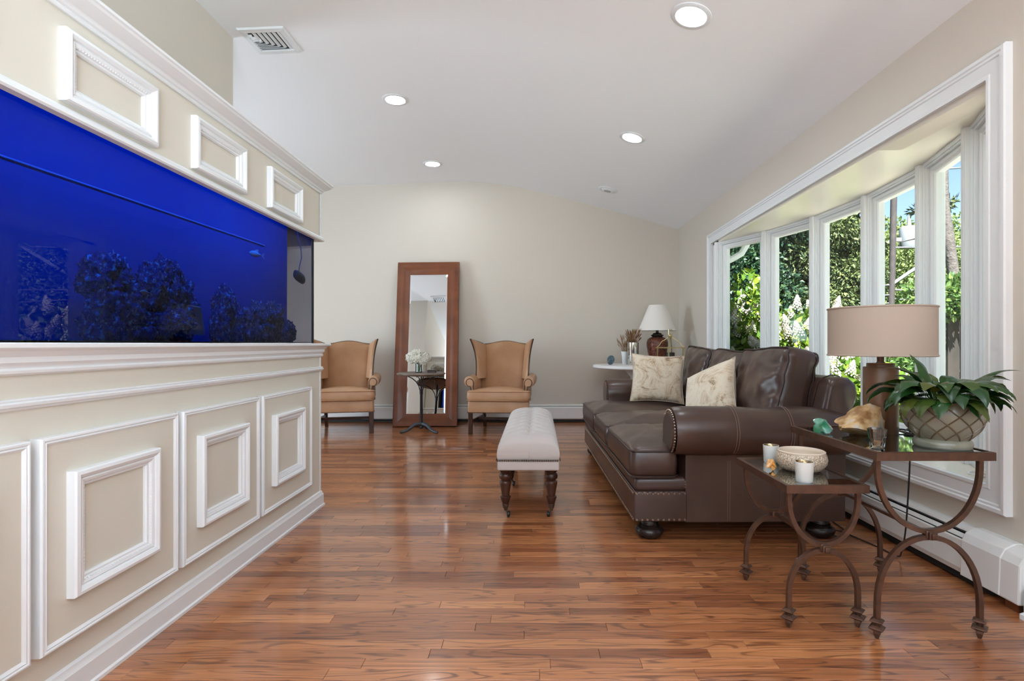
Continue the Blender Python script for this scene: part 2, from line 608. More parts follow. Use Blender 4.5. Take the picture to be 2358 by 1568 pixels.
for x0, x1, y0 in rows:
    if x1 - x0 < .02: continue
    inview = 1.55 <= y0 <= 3.65 and x1 > -1.40 and x0 < 0.92 * y0 + .1
    if inview and n_near < 295:
        one = MB(); plank(one, x0, x1, y0)
        one.build('plank', M['floor'], floor_o, smooth=0, recalc=False)
        n_near += 1
    else:
        plank(rest, x0, x1, y0)
o = rest.build('plank_field', M['floor'], floor_o, smooth=0, recalc=False)
o['kind'] = 'stuff'

# baseboard at the near end of the window wall
mb = MB()
mb.prism([(XW, 0), (1.955, 0), (1.955, .02), (1.972, .025), (1.972, .11), (1.985, .125), (XW, .14)], 'y', -2.9, 2.175)
struct(mb.build('baseboard_right', M['white'], smooth=20), 'white baseboard at the near end of the window wall')

# ------------------------------------------------------------------ bow window
CX, CY, R = -0.71, 4.25, 3.32
STEP = rad(10.94)
BOW = {-3: (2.080, 6.050), -2: (2.371, 5.487), -1: (2.550, 4.885), 0: (2.610, 4.215), 1: (2.552, 3.530), 2: (2.372, 2.920), 3: (2.140, 2.435)}
def arc(k):       # k = -3 (far) .. 3 (near)
    return Vector(BOW[k])
def shear_head(v):       # upper window vertices sheared slightly in z to fit image coordinates
    z = v[2]
    k = max(0.0, min(1.0, (z - .45) / 1.75))
    return (v[0], v[1], z + 0.0115 * (4.3 - v[1]) * k)
ZS, ZB = 2.25, 0.455
# casing (mitred picture-frame moulding) on the wall face
cas = MB()
cprof = [(0, 0), (0, .030), (.006, .036), (.020, .036), (.026, .030), (.036, .030), (.041, .024), (.092, .020), (.098, .024), (.112, .024), (.112, 0)]
cas.frame(lambda u, v, w: (XW - w, u, v), (2.346, .352, 6.345, 2.386), cprof)
struct(cas.build('trim_1', M['white'], warp=shear_head, smooth=30), 'white moulded casing around the bow window')
# reveal boards, soffit and seat
def bay_poly(extra):
    P = [(XW + .001, OY0), (XW + .001, OY1)]
    P += [(arc(k).x + extra, arc(k).y) for k in (-3, -2, -1, 0, 1, 2, 3)]
    return P
# arc(-3) is the far end
mb = MB(); mb.prism(bay_poly(.10), 'z', ZS, ZS + .16)
struct(mb.build('trim_2', M['cream'], warp=shear_head, smooth=0), 'cream gloss soffit board over the bow window')
mb = MB(); mb.prism(bay_poly(.10), 'z', ZB - .16, ZB)
struct(mb.build('trim_3', M['cream'], smooth=0), 'cream seat board at the foot of the bow window')
mb = MB()
mb.box(XW + .001, XW + .10, arc(-3).y - .005, OY1 + .02, ZB - .05, ZS + .1)
mb.box(XW + .001, XW + .12, OY0 - .02, OY0 + .012, ZB - .05, ZS + .1)
struct(mb.build('trim_4', M['white'], warp=shear_head, smooth=0), 'white reveal boards at both ends of the bow window')
wi = 0
for k in range(-3, 3):
    A, B = arc(k), arc(k + 1)
    d = (B - A); L = d.length; d.normalize()
    nrm = Vector((-d.y, d.x))
    if nrm.x < 0: nrm = -nrm
    mid = (A + B) / 2
    Mx = Matrix(((d.x, nrm.x, 0, mid.x), (d.y, nrm.y, 0, mid.y), (0, 0, 1, 0), (0, 0, 0, 1)))
    wi += 1
    w_o = struct_empty('window_%d' % wi, 'white casement of the bow window, number %d counted from the back wall' % wi, (mid.x, mid.y, ZB))
    def rectframe(h0, z0, z1, t, n0, n1):
        m_ = MB(Mx)
        pr = [(0, n0), (0, n1), (t, n1), (t, n0)]
        m_.frame(lambda u, v, w: (u, w, v), (-h0, z0, h0, z1), pr)
        return m_
    fr = rectframe(L / 2 - .018, ZB, ZS, .034, -.006, .10)
    a_ = rectframe(L / 2 - .018, ZB, ZS, .022, -.018, .0); fr.v += []; 
    o_ = len(fr.v); fr.v += a_.v; fr.f += [tuple(i + o_ for i in f) for f in a_.f]
    fr.build('frame', M['white'], w_o, warp=shear_head, smooth=0, bevel=.003)
    sh = MB(Mx)
    sp = [(0, .075), (0, .018), (.006, .012), (.026, .012), (.034, .020), (.042, .022), (.048, .032), (.048, .075)]
    sh.frame(lambda u, v, w: (u, w, v), (-L / 2 + .050, ZB + .032, L / 2 - .050, ZS - .032), sp)
    sh.build('sash', M['white'], w_o, warp=shear_head, smooth=20)
    pa = MB(Mx); pa.box(-L / 2 + .092, L / 2 - .092, .046, .050, ZB + .074, ZS - .074)
    pa.build('pane', M['glass'], w_o, warp=shear_head, smooth=0)
for k in range(-3, 4):
    A = arc(k)
    n_ = Vector((math.cos(-k * STEP), math.sin(-k * STEP)))
    d_ = Vector((-n_.y, n_.x))
    Mx = Matrix(((d_.x, n_.x, 0, A.x), (d_.y, n_.y, 0, A.y), (0, 0, 1, 0), (0, 0, 0, 1)))
    mb = MB(Mx)
    hw = .026 if abs(k) < 3 else .022
    mb.box(-hw, hw, -.042, .11, ZB, ZS)
    mb.box(-hw + .008, hw - .008, -.047, -.04, ZB, ZS)
    struct(mb.build('trim_%d' % (k + 8), M['white'], warp=shear_head, smooth=0, bevel=.003), 'white mullion post of the bow window, number %d counted from the back wall' % (k + 4))

# ------------------------------------------------------------------ house eave outside
e = thing('roof_eave', 'white eave with gutter and downspout outside the window nearest the back wall', 'eave', (2.6, 8, 2.3))
mb = MB(); mb.box(2.22, 2.9, -3.2, 14, 2.60, 2.72); mb.build('soffit', M['white'], e, smooth=0)
mb = MB(); mb.prism([(2.88, 2.60), (2.98, 2.60), (3.03, 2.66), (3.04, 2.74), (2.88, 2.74)], 'y', -3.2, 14); mb.build('gutter', M['white'], e, smooth=0)
mb = MB(); mb.tube([(2.96, 7.45, 2.62), (2.95, 7.45, 2.46), (2.88, 7.45, 2.34), (2.74, 7.45, 2.26), (2.50, 7.45, 2.16), (2.34, 7.45, 2.06), (2.315, 7.45, 1.9), (2.315, 7.45, -.4)], .045, 8); mb.build('downspout', M['white'], e)
mb = MB(); mb.box(XW + .14, 2.30, -3.2, OY0 - .1, -.6, 2.65); mb.box(XW + .14, 2.26, OY1 + .1, 14, -.6, 2.65); mb.box(XW, 2.26, YB + .16, 14, -.6, 2.65)
struct(mb.build('wall_outside', mat('white_siding', (.6, .6, .58), .6), smooth=0), 'outer siding of the house')

# ------------------------------------------------------------------ ceiling lights and vent
M['bulb'] = mat('lit_lens', (1, .97, .92), .5, emit=((.90, .96, 1.0), 95.0))
M['deadbulb'] = mat('unlit_lens', (.42, .42, .42), .4)
def downlight(x, y, label, lit=True):
    z = ceil_z(x); a = math.atan(ceil_slope(x))
    c = Vector((x, y, z))
    t = thing('ceiling_light', label, 'ceiling light', c, 0, 'recessed ceiling lights')
    Rm = Matrix.Translation(c) @ Matrix.Rotation(-a, 4, 'Y')
    mb = MB(Rm); mb.lathe([(.120, .004), (.120, -.004), (.114, -.008), (.092, -.009), (.086, -.004), (.086, .004)], n=40, cap=False)
    mb.build('trim_ring', M['white'], t)
    mb = MB(Rm)
    if lit:
        mb.lathe([(.085, -.001), (.086, -.0035), (.0, -.0035)], n=40, cap=False)
        mb.build('lens', M['bulb'], t, smooth=0)
    else:
        mb.lathe([(.088, .002), (.088, -.006), (.075, -.016), (.05, -.022), (.046, -.010), (.0, -.008)], n=40, cap=False)
        mb.build('lens', M['white'], t)
        mb = MB(Rm); mb.lathe([(.045, -.018), (.045, -.020), (.0, -.020)], n=30, cap=False); mb.build('bulb', M['deadbulb'], t)
downlight(.945, 3.21, 'large lit recessed ceiling light nearest the camera above the sofa end')
downlight(.945, 5.10, 'lit recessed ceiling light in the middle of the sloping side')
downlight(.960, 6.82, 'unlit recessed ceiling light with grey lens near the window corner', False)
downlight(-1.275, 5.08, 'lit recessed ceiling light right of the vent, above the hall side')
downlight(-1.256, 6.89, 'small lit recessed ceiling light above the leaning mirror')
downlight(-.95, -.9, 'lit recessed ceiling light behind the photographer on the left')

vc = Vector((-1.945, 4.045, ceil_z(-1.945)))
va = math.atan(ceil_slope(-1.945))
vt = thing('ceiling_vent', 'square white ceiling air vent with dark slanted louvres', 'vent', vc)
Rm = Matrix.Translation(vc) @ Matrix.Rotation(-va, 4, 'Y')
mb = MB(Rm); mb.frame(lambda u, v, w: (u, v, -w), (-.168, -.165, .168, .165), [(0, 0), (0, .004), (.006, .012), (.042, .016), (.048, .008), (.048, 0)])
mb.build('frame', M['white'], vt, smooth=0)
mb = MB(Rm); mb.box(-.125, .125, -.122, .122, -.002, .001); mb.build('duct', M['black'], vt, smooth=0)
def louver(pts):
    m_ = MB(Rm)
    vs = []
    for (x, y), (dx, dy) in pts:
        vs += [(x, y, -.003), (x + dx, y + dy, -.016), (x + dx * 1.15, y + dy * 1.15, -.0145), (x + dx * .15, y + dy * .15, -.0015)]
    fs = [(4 * i + k, 4 * i + (k + 1) % 4, 4 * i + 4 + (k + 1) % 4, 4 * i + 4 + k) for i in range(len(pts) - 1) for k in range(4)]
    m_.add(vs, fs)
    m_.build('louver', M['white'], vt, smooth=0)
for i in range(6):         # L-shaped slats of a corner-throw register
    o_ = .118 - i * .036
    louver([((o_, -.12), (-.016, 0)), ((o_, .118 - i * .020), (-.016, -.010)), ((-.122, .118 - i * .020), (0, -.010))])
for i in range(4):
    y_ = -.112 + i * .028
    louver([((-.122, y_), (0, .016)), ((-.09 + .02 * i - .03, y_), (0, .016))])

# ------------------------------------------------------------------ baseboard heaters
h = thing('baseboard_heater', 'long white baseboard heater along the back wall', 'heater', (-1.6, YB, 0))
mb = MB()
mb.prism([(YB, .245), (YB - .012, .245), (YB - .030, .236), (YB - .034, .228), (YB - .006, .222), (YB, .03)], 'x', -5.3, 2.0); mb.build('back_plate', M['heater'], h, smooth=0)
mb = MB(); mb.prism([(YB - .058, .222), (YB - .080, .205), (YB - .082, .060), (YB - .070, .045), (YB - .066, .045), (YB - .074, .062), (YB - .073, .202), (YB - .056, .214)], 'x', -5.3, 1.99); mb.build('front_cover', M['heater'], h, smooth=0)
mb = MB(); mb.box(-5.3, 1.98, YB - .06, YB - .008, .012, .20); mb.build('fin_core', M['black'], h, smooth=0)
h = thing('baseboard_heater', 'white baseboard heater with end cap under the bow window', 'heater', (XW, 4.8, 0))
mb = MB(); mb.prism([(XW, .245), (XW - .02, .245), (XW - .045, .235), (XW - .050, .226), (XW - .008, .222), (XW, .03)], 'y', 2.36, YB - .09); mb.build('back_plate', M['heater'], h, smooth=0)
mb = MB(); mb.prism([(XW - .062, .216), (XW - .088, .190), (XW - .098, .065), (XW - .090, .040), (XW - .082, .040), (XW - .088, .066), (XW - .078, .186), (XW - .060, .206)], 'y', 2.36, YB - .09); mb.build('front_cover', M['heater'], h, smooth=0)
mb = MB(); mb.prism([(XW - .052, .224), (XW - .054, .229), (XW - .094, .192), (XW - .092, .186)], 'y', 2.36, 2.37); mb.build('clip', M['heater'], h, smooth=0)
mb = MB(); mb.box(XW - .082, XW - .008, 2.36, YB - .1, .008, .20); mb.build('fin_core', M['black'], h, smooth=0)
mb = MB()
cap = [(XW, .252), (XW - .035, .252), (XW - .080, .232), (XW - .100, .195), (XW - .106, .035), (XW, .035)]
mb.prism(cap, 'y', 2.20, 2.385); mb.build('end_cap', M['heater'], h, smooth=0, bevel=.008)
mb = MB()
mb.prism([(x - .003 if x < XW else x, z + .003) for x, z in cap], 'y', 2.29, 2.50); mb.build('splice_cover', M['heater'], h, smooth=0, bevel=.005)
mb = MB(); mb.box(XW - .09, XW - .05, 2.22, 2.28, 0, .05); mb.build('pipe_stub', mat('copper_pipe', (.25, .1, .05), .4, metal=.7), h)

# ------------------------------------------------------------------ aquarium cabinet
XF = -1.437        # cabinet face
CY0, CY1 = 0.15, 3.69
cab = thing('aquarium_cabinet', 'beige panelled built-in cabinet with white mouldings holding the blue aquarium', 'cabinet', (-1.8, 1.9, 0))
mb = MB(); mb.box(-2.19, XF, CY0, CY1, 0, 1.04); mb.build('lower_body', M['panel'], cab, smooth=0)
mb = MB(); mb.box(XF - .015, XF, CY0, CY1, 1.80, 2.15); mb.box(-2.19, XF, CY1 - .015, CY1, 1.80, 2.15); mb.box(-2.19, XF - .02, CY0, CY1, 2.125, 2.14)
mb.box(-2.19, -1.92, CY0, CY1 - .11, 1.04, 2.14)
mb.build('canopy', M['panel'], cab, smooth=0)
def run(name, prof, m=None, y0=CY0):
    """a moulding along the face that returns round the end; prof = (projection, z)"""
    m_ = MB()
    R1 = [(XF + p, y0, z) for p, z in prof]
    R2 = [(XF + p, CY1 + p, z) for p, z in prof]
    R3 = [(-2.19, CY1 + p, z) for p, z in prof]
    m_.loft([R1, R2, R3], closed=True)
    return m_.build(name, m or M['white'], cab, smooth=25)
run('base_moulding', [(-.02, 0), (.024, 0), (.024, .012), (.018, .018), (.018, .078), (.012, .088), (.010, .100), (0, .106), (-.02, .106)])
run('chair_rail', [(-.02, .915), (.006, .915), (.010, .922), (.016, .925), (.018, .934), (.012, .938), (.014, .943), (.008, .947), (-.02, .947)])
run('mantel_moulding', [(-.02, 1.012), (.006, 1.012), (.014, 1.018), (.016, 1.026), (.010, 1.032), (.014, 1.040), (.022, 1.048), (.022, 1.064), (.030, 1.072), (.034, 1.080), (.044, 1.086), (.044, 1.090), (-.02, 1.090)])
run('mantel_shelf', [(-.04, 1.086), (.050, 1.086), (.054, 1.090), (.054, 1.100), (.050, 1.104), (-.04, 1.104)])
run('fascia_trim', [(-.012, 1.796), (.016, 1.796), (.022, 1.802), (.022, 1.808), (.014, 1.812), (.016, 1.818), (.010, 1.826), (-.012, 1.826)])
run('crown_moulding', [(-.01, 2.118), (.008, 2.118), (.012, 2.124), (.010, 2.130), (.018, 2.134), (.022, 2.142), (.026, 2.146), (.040, 2.152), (.052, 2.164), (.058, 2.168), (.062, 2.176), (.068, 2.180), (.068, 2.190), (-.01, 2.190)])
mb = MB()
mb.box(XF - .012, XF + .004, CY1 - .010, CY1 + .004, .10, 1.02); mb.build('corner_bead', M['white'], cab, smooth=0)
mb = MB(); mb.box(XF - .012, XF + .004, CY1 - .010, CY1 + .004, 1.82, 2.13); mb.build('corner_bead', M['white'], cab, smooth=0)
Pf = lambda u, v, w: (XF + w, u, v)            # the long face
picture = [(0, 0), (0, .024), (.004, .030), (.014, .032), (.024, .026), (.028, .020), (.032, .023), (.040, .020), (.046, .013), (.052, .012), (.056, .006), (.056, 0)]
small = [(0, 0), (0, .024), (.004, .030), (.012, .032), (.020, .026), (.024, .020), (.030, .022), (.036, .014), (.044, .010), (.044, 0)]
def rope(P, u0, v0, u1, v1, w, parent, name='rope_bead', r=.0042, pitch=.011):
    m_ = MB()
    def seg(a, b):
        a = Vector(P(*a)); b = Vector(P(*b)); L = (b - a).length; n_ = int(L / pitch); d = (b - a).normalized()
        side = Vector((0, 0, 1)).cross(d) if abs(d.z) < .9 else Vector((0, 1, 0)).cross(d)
        out = Vector(P(u0, v0, 1)) - Vector(P(u0, v0, 0)); out.normalize()
        sd = d.cross(out)
        for i in range(n_):
            c = a + d * (i + .5) * L / n_
            e1 = (d * .9 + sd * .75).normalized() * pitch * .62; e2 = out * r; e3 = (sd * .9 - d * .5).normalized() * r
            m_.add([c - e1, c + e3, c + e1, c - e3, c + e2], [(0, 1, 4), (1, 2, 4), (2, 3, 4), (3, 0, 4)])
    seg((u0, v0, w), (u1, v0, w)); seg((u1, v0, w), (u1, v1, w)); seg((u1, v1, w), (u0, v1, w)); seg((u0, v1, w), (u0, v0, w))
    o_ = m_.build(name, M['white'], parent, smooth=60, recalc=False)
    o_['kind'] = 'stuff'
doors = [(0.255, .865), (0.898, 1.522), (1.553, 2.158), (2.1875, 2.804), (2.836, 3.472)]
edge = [(0, 0), (0, .030), (.003, .036), (.008, .037), (.012, .033), (.016, .036), (.020, .033), (.024, .030), (.024, 0)]
for i, (a, b) in enumerate(doors):
    d = MB(); d.box(XF, XF + .029, a + .015, b - .015, .21, .815); d = d.build('door', M['panel'], cab, smooth=0)
    mb = MB(); mb.frame(Pf, (a, .198, b, .827), edge); mb.build('door_edging', M['white'], d, smooth=25)
    c = (a + b) / 2 - .022
    Pd = lambda u, v, w: (XF + .029 + w, u, v)
    mb = MB(); mb.frame(Pd, (c - .19, .328, c + .19, .714), picture); mb.build('square_moulding', M['white'], d, smooth=25)
    rope(Pd, c - .19 + .040, .368, c + .19 - .040, .674, .017, d)
    c2 = c + .015 if i > 1 else c
    mb = MB(); mb.frame(Pf, (c2 - .2, 1.842, c2 + .205, 2.066), picture); f = mb.build('fascia_moulding', M['white'], cab, smooth=25)
    rope(Pf, c2 - .2 + .040, 1.882, c2 + .205 - .040, 2.026, .017, f)
# mouldings on the end that faces the back wall
Pe = lambda u, v, w: (u, CY1 + w, v)
mb = MB(); mb.frame(Pe, (-2.10, .198, -1.50, .827), edge); f = mb.build('end_edging', M['white'], cab, smooth=25)
mb = MB(); mb.frame(Pe, (-1.99, .328, -1.61, .714), picture); mb.build('square_moulding', M['white'], f, smooth=25)
mb = MB(); mb.frame(Pe, (-2.00, 1.842, -1.60, 2.066), picture); mb.build('fascia_moulding', M['white'], cab, smooth=25)

# ------------------------------------------------------------------ aquarium
TX0, TX1, TY0, TY1, TZ0, TZ1 = -1.842, -1.466, 0.22, 3.612, 1.106, 1.96
aq = thing('aquarium', 'long deep-blue lit fish tank set into the beige cabinet', 'aquarium', (-1.65, 1.9, 1.104))
m = bpy.data.materials.new('tank_water'); m.use_nodes = True
n, l = nt(m); n.remove(n['Principled BSDF'])
gb = n.new('ShaderNodeBsdfRefraction'); gb.inputs['IOR'].default_value = 1.33; gb.inputs['Roughness'].default_value = 0.0; gb.inputs['Color'].default_value = (.95, .97, 1, 1)
gg = n.new('ShaderNodeBsdfGlossy'); gg.inputs['Roughness'].default_value = 0.0
gf = n.new('ShaderNodeFresnel'); gf.inputs['IOR'].default_value = 1.33
gm = n.new('ShaderNodeMath'); gm.operation = 'MULTIPLY'; gm.inputs[1].default_value = 0.4; l.new(gf.outputs[0], gm.inputs[0])
gx = n.new('ShaderNodeMixShader'); l.new(gm.outputs[0], gx.inputs[0]); l.new(gb.outputs[0], gx.inputs[1]); l.new(gg.outputs[0], gx.inputs[2])
l.new(gx.outputs[0], n['Material Output'].inputs['Surface']); M['water'] = m
mb = MB(); mb.box(TX0 - .02, TX1, TY0, TY1, TZ0, TZ1); mb.build('water', M['water'], aq, smooth=0)
M['tankglass'] = pane_mat('tank_glass', (.93, .95, 1.0), 0.02)
mb = MB(); mb.box(TX1 + .001, TX1 + .010, TY0, TY1 + .012, TZ0 - .002, TZ1); mb.build('front_pane', M['tankglass'], aq, smooth=0)
mb = MB(); mb.box(TX0 - .02, TX1 + .001, TY1 + .001, TY1 + .010, TZ0 - .002, TZ1); mb.build('end_pane', M['tankglass'], aq, smooth=0)
mb = MB(); mb.box(TX1 - .001, TX1 + .012, TY1 + .004, TY1 + .014, TZ0 - .002, TZ1); mb.build('silicone_seam', M['black'], aq, smooth=0)
M['backdrop'] = mat('blue_tank_backdrop', (0.01, 0.085, 0.46), 0.6, spec=.1, var=(1.6, (0.01, 0.13, 0.52), .45, .8))
mb = MB(); mb.box(TX0, TX0 + .004, TY0 + .004, TY1 - .008, TZ0 + .002, TZ1 - .002); mb.build('backdrop', M['backdrop'], aq, smooth=0)
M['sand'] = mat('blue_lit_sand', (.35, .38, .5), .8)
mb = MB(); mb.box(TX0 + .005, TX1 - .004, TY0 + .004, TY1 - .006, TZ0 + .0015, TZ0 + .005); mb.build('sand_bed', M['sand'], aq, smooth=0)
M['waterline'] = mat('pale_blue_waterline', (.25, .45, .9), .3)
mb = MB(); mb.tube([(TX0 + .012, TY0 + .02, 1.700), (TX0 + .012, TY1 - .3, 1.700)], .0035, 6); mb.build('waterline_bar', M['waterline'], aq)  # pale bar imitates the bright reflection along the waterline
M['reef'] = mat('reef_rock', (0.01, 0.03, 0.22), 0.6, spec=.2, var=(48, (0.35, 0.65, 1.0), .55, .68), bump=(55, 1.0, .02))  # blue lamp light is in the base colour, pale specks paint highlights
M['reefbrown'] = mat('brown_reef_rock', (0.14, 0.09, 0.20), 0.6, spec=.2, var=(48, (0.50, 0.45, 0.9), .54, .68), bump=(55, 1.0, .02))  # pale violet specks painted as lit highlights
def rock(name, label, blobs, m, seed):
    x0 = sum(b[0] for b in blobs) / len(blobs); y0 = sum(b[1] for b in blobs) / len(blobs)
    base = Vector((x0, y0, TZ0 + .005))
    bm = bmesh.new()
    for i, (x, y, z, rx, ry, rz) in enumerate(blobs):
        r = bmesh.ops.create_icosphere(bm, subdivisions=5, radius=1.0)
        for v in r['verts']:
            p = v.co.copy()
            d = 1 + .34 * noise.fractal(p * 2.1 + Vector((seed * 3.1 + i, 0, 0)), 1.0, 2.0, 4) + .22 * abs(noise.noise(p * 7 + Vector((i, seed, 0)))) + .16 * noise.noise(p * 15 + Vector((seed, i, 0)))
            v.co = Vector((x + p.x * rx * d, y + p.y * ry * d, z + p.z * rz * d)) - base
            v.co.z = max(v.co.z, -.004)
            v.co.x = min(max(v.co.x, TX0 + .008 - base.x), TX1 - .008 - base.x)
            v.co.y = min(v.co.y, TY1 - .012 - base.y)
    me = bpy.data.meshes.new(name); bm.to_mesh(me); bm.free()
    me.materials.append(m); me.shade_smooth()
    o_ = bpy.data.objects.new(name, me); COL.objects.link(o_); o_.location = base
    return tag(o_, label, 'rock', 'reef rocks in the aquarium')
rock('reef_rock', 'craggy dark reef rock standing beside the reflected window in the tank', [(-1.66, 2.06, 1.20, .10, .13, .14), (-1.68, 2.03, 1.34, .085, .10, .09), (-1.62, 2.13, 1.16, .08, .10, .07)], M['reef'], 1)
rock('reef_rock', 'tall peaked reef rock in the middle of the tank with a flat grey slab', [(-1.66, 2.36, 1.23, .11, .13, .15), (-1.68, 2.33, 1.38, .08, .09, .085), (-1.64, 2.24, 1.30, .08, .10, .11), (-1.60, 2.30, 1.17, .09, .14, .08)], M['reef'], 2)
rock('reef_rock', 'narrow pillar-shaped reef rock with a hollow in the tank', [(-1.70, 2.80, 1.29, .055, .085, .10), (-1.68, 2.74, 1.19, .06, .06, .10), (-1.68, 2.90, 1.18, .06, .07, .11)], M['reef'], 3)
rock('reef_rock', 'brownish coral-covered reef rock at the right end of the tank', [(-1.62, 3.08, 1.19, .09, .16, .13), (-1.60, 3.20, 1.23, .07, .12, .11), (-1.58, 3.32, 1.16, .07, .12, .08)], M['reefbrown'], 4)
slab = MB(); slab.prism([(2.31, 1.145), (2.52, 1.14), (2.49, 1.27), (2.39, 1.275)], 'x', -1.575, -1.56)
tag(slab.build('rock_slab', mat('grey_slab', (.42, .33, .33), .7), smooth=0, bevel=.006), 'flat grey trapezoid rock slab leaning on the middle reef rock', 'rock')
def fish(name, label, c, L, yaw, m):
    t = thing(name, label, 'fish', c, yaw)
    mb = MB()
    rings = []
    for i in range(11):
        u = i / 10; hgt = .30 * L * math.sin(PI * min(1, u * 1.02) ** .8) + .012 * L; w = hgt * .38
        rings.append([(c[0] + (u - .5) * L, c[1] + w * math.cos(a), c[2] + hgt * .5 * math.sin(a)) for a in [2 * PI * k / 12 for k in range(12)]])
    mb.loft(rings); mb.build('body', m, t)
    mb = MB(); q = Vector(c)
    mb.prism([(q.x + .46 * L, q.z), (q.x + .72 * L, q.z + .16 * L), (q.x + .64 * L, q.z), (q.x + .72 * L, q.z - .16 * L)], 'y', q.y - .001, q.y + .001); mb.build('tail_fin', m, t, smooth=0)
    mb = MB(); mb.prism([(q.x - .1 * L, q.z + .12 * L), (q.x + .25 * L, q.z + .12 * L), (q.x + .22 * L, q.z + .26 * L), (q.x + .05 * L, q.z + .24 * L)], 'y', q.y - .001, q.y + .001); mb.build('dorsal_fin', m, t, smooth=0)
fish('fish', 'small pale fish swimming under the canopy at the right of the tank', (-1.62, 3.02, 1.60), .11, rad(70), mat('pale_fish', (.55, .62, .8), .4))
fish('fish', 'little pinkish fish in front of the middle reef rock', (-1.52, 2.10, 1.30), .06, rad(95), mat('pink_fish', (.8, .42, .42), .4))
pm = thing('wave_pump', 'dark oval wave pump on a cable inside the right end of the tank', 'pump', (-1.53, 3.47, 1.53))
mb = MB(Matrix.Translation((-1.53, 3.49, 1.53)) @ Matrix.Rotation(rad(-10), 4, 'X') @ Matrix.Rotation(rad(90), 4, 'X'))
mb.lathe([(.0, -.075), (.024, -.070), (.034, -.05), (.036, -.01), (.034, .04), (.026, .068), (.0, .072)], n=20, cap=False); mb.build('housing', mat('pump_plastic', (.03, .03, .05), .4), pm)
mb = MB(); mb.tube([(-1.53, 3.48, 1.56), (-1.53, 3.49, 1.60), (-1.54, 3.53, 1.66), (-1.55, 3.53, 1.72), (-1.56, 3.49, 1.80), (-1.56, 3.46, 1.90)], .006, 8); mb.build('cable', mat('pump_cable', (.12, .12, .2), .5), pm)

# ------------------------------------------------------------------ leather sofa
def star_cushion(mb, outline, c, z0, z1, crown, bulge=.012, seed=0, wr=.006):
    O = round_poly(outline, .055, 5, .045)
    c = Vector(c); rings = []
    def ring(s, z, wob=0.0, top=False):
        out = []
        for p in O:
            q = c.lerp(Vector(p), s)
            zz = z
            if wob:
                zz += wob * noise.noise(Vector((q.x * 5 + seed * 9, q.y * 7, 0))) + wob * .6 * noise.noise(Vector((q.x * 14, q.y * 11 + seed, 3)))
            out.append((q.x, q.y, zz))
        return out
    h = z1 - z0
    rings += [ring(.05, z0), ring(.6, z0), ring(.93, z0), ring(.985, z0 + .012), ring(1.0, z0 + .025)]
    for t in (.3, .5, .7):
        s = 1 + bulge * math.sin(PI * t)
        rings.append([(q[0], q[1], q[2] + .0) for q in ring(s, z0 + .02 + (h - .04) * t)])
    rings += [ring(1.0, z1 - .02), ring(.988, z1 - .006), ring(.97, z1 + .004)]
    for s in (.93, .86, .76, .64, .5, .35, .2, .05):
        rings.append(ring(s, z1 + crown * (1 - s ** 2.2), wr))
    mb.loft(rings)
    return O

def pad(size, crown, seed, wr=.010, axis=0):
    """warp for a stuffed cushion: belly along one axis, sagging creases"""
    hx, hy, hz = [s / 2 for s in size]
    def fn(p):
        u, v = p.y / hy, p.z / hz
        k = max(0, 1 - abs(u) ** 2.5) * max(0, 1 - abs(v) ** 2.5)
        sgn = 1 if p.x > 0 else -1
        e = wr * (noise.noise(Vector((p.y * 3 + seed * 5, p.z * 9 + p.y * 5, seed))) + .6 * noise.noise(Vector((p.y * 9, p.z * 5 + seed * 3, 2))))
        # fan creases running in from the ends
        e += wr * .75 * abs(u) ** 2 * (abs(math.sin(v * 8 + u * 2.5 + 4 * noise.noise(Vector((seed, v * 2, u * 2))))) ** .6 - .6)
        e += wr * .5 * (abs(noise.noise(Vector((p.y * 7 + p.z * 6, p.z * 16 - p.y * 5, seed * 4)))) - .2)
        return (p.x + sgn * (crown * k + e * (abs(p.x) / hx)), p.y * (1 - .03 * (1 - abs(v) ** 3 if abs(v) < 1 else 0) * 0), p.z + .012 * noise.noise(Vector((p.y * 4, seed, 0))) * (1 if v > 0 else .2))
    return fn

SY0, SY1, SYM = 3.05, 5.49, 4.27
sofa = thing('leather_sofa', 'large dark brown leather three-seat sofa with rolled arms and nailhead trim', 'sofa', (1.15, SYM, 0), rad(.9))
mir = lambda y: 2 * SYM - y
mb = MB(); mb.rbox((.705, SYM, .188), (.30, SY1 - SY0 + .006, .172), .012, 3); mb.build('front_rail', M['leather'], sofa)
mb = MB(); mb.rbox((1.26, SYM, .19), (.90, SY1 - SY0 - .03, .17), .012, 3); mb.build('base_rail', M['leather'], sofa)
mb = MB(); mb.rbox((1.12, SYM, .31), (1.12, SY1 - SY0 - .01, .085), .03, 4); mb.build('seat_deck', M['leather'], sofa)
nails = MB()
for z in (.116, .262):
    yy = SY0 + .01
    while yy < SY1:
        nails.dome((.553, yy, z), (-1, 0, 0), .0095); yy += .030
    xx = .57
    while xx < .86:
        nails.dome((xx, SY0 - .001, z), (0, -1, 0), .0095); xx += .030
o = nails.build('nailhead_trim', M['brassnail'], sofa, smooth=0, recalc=False); o['kind'] = 'stuff'
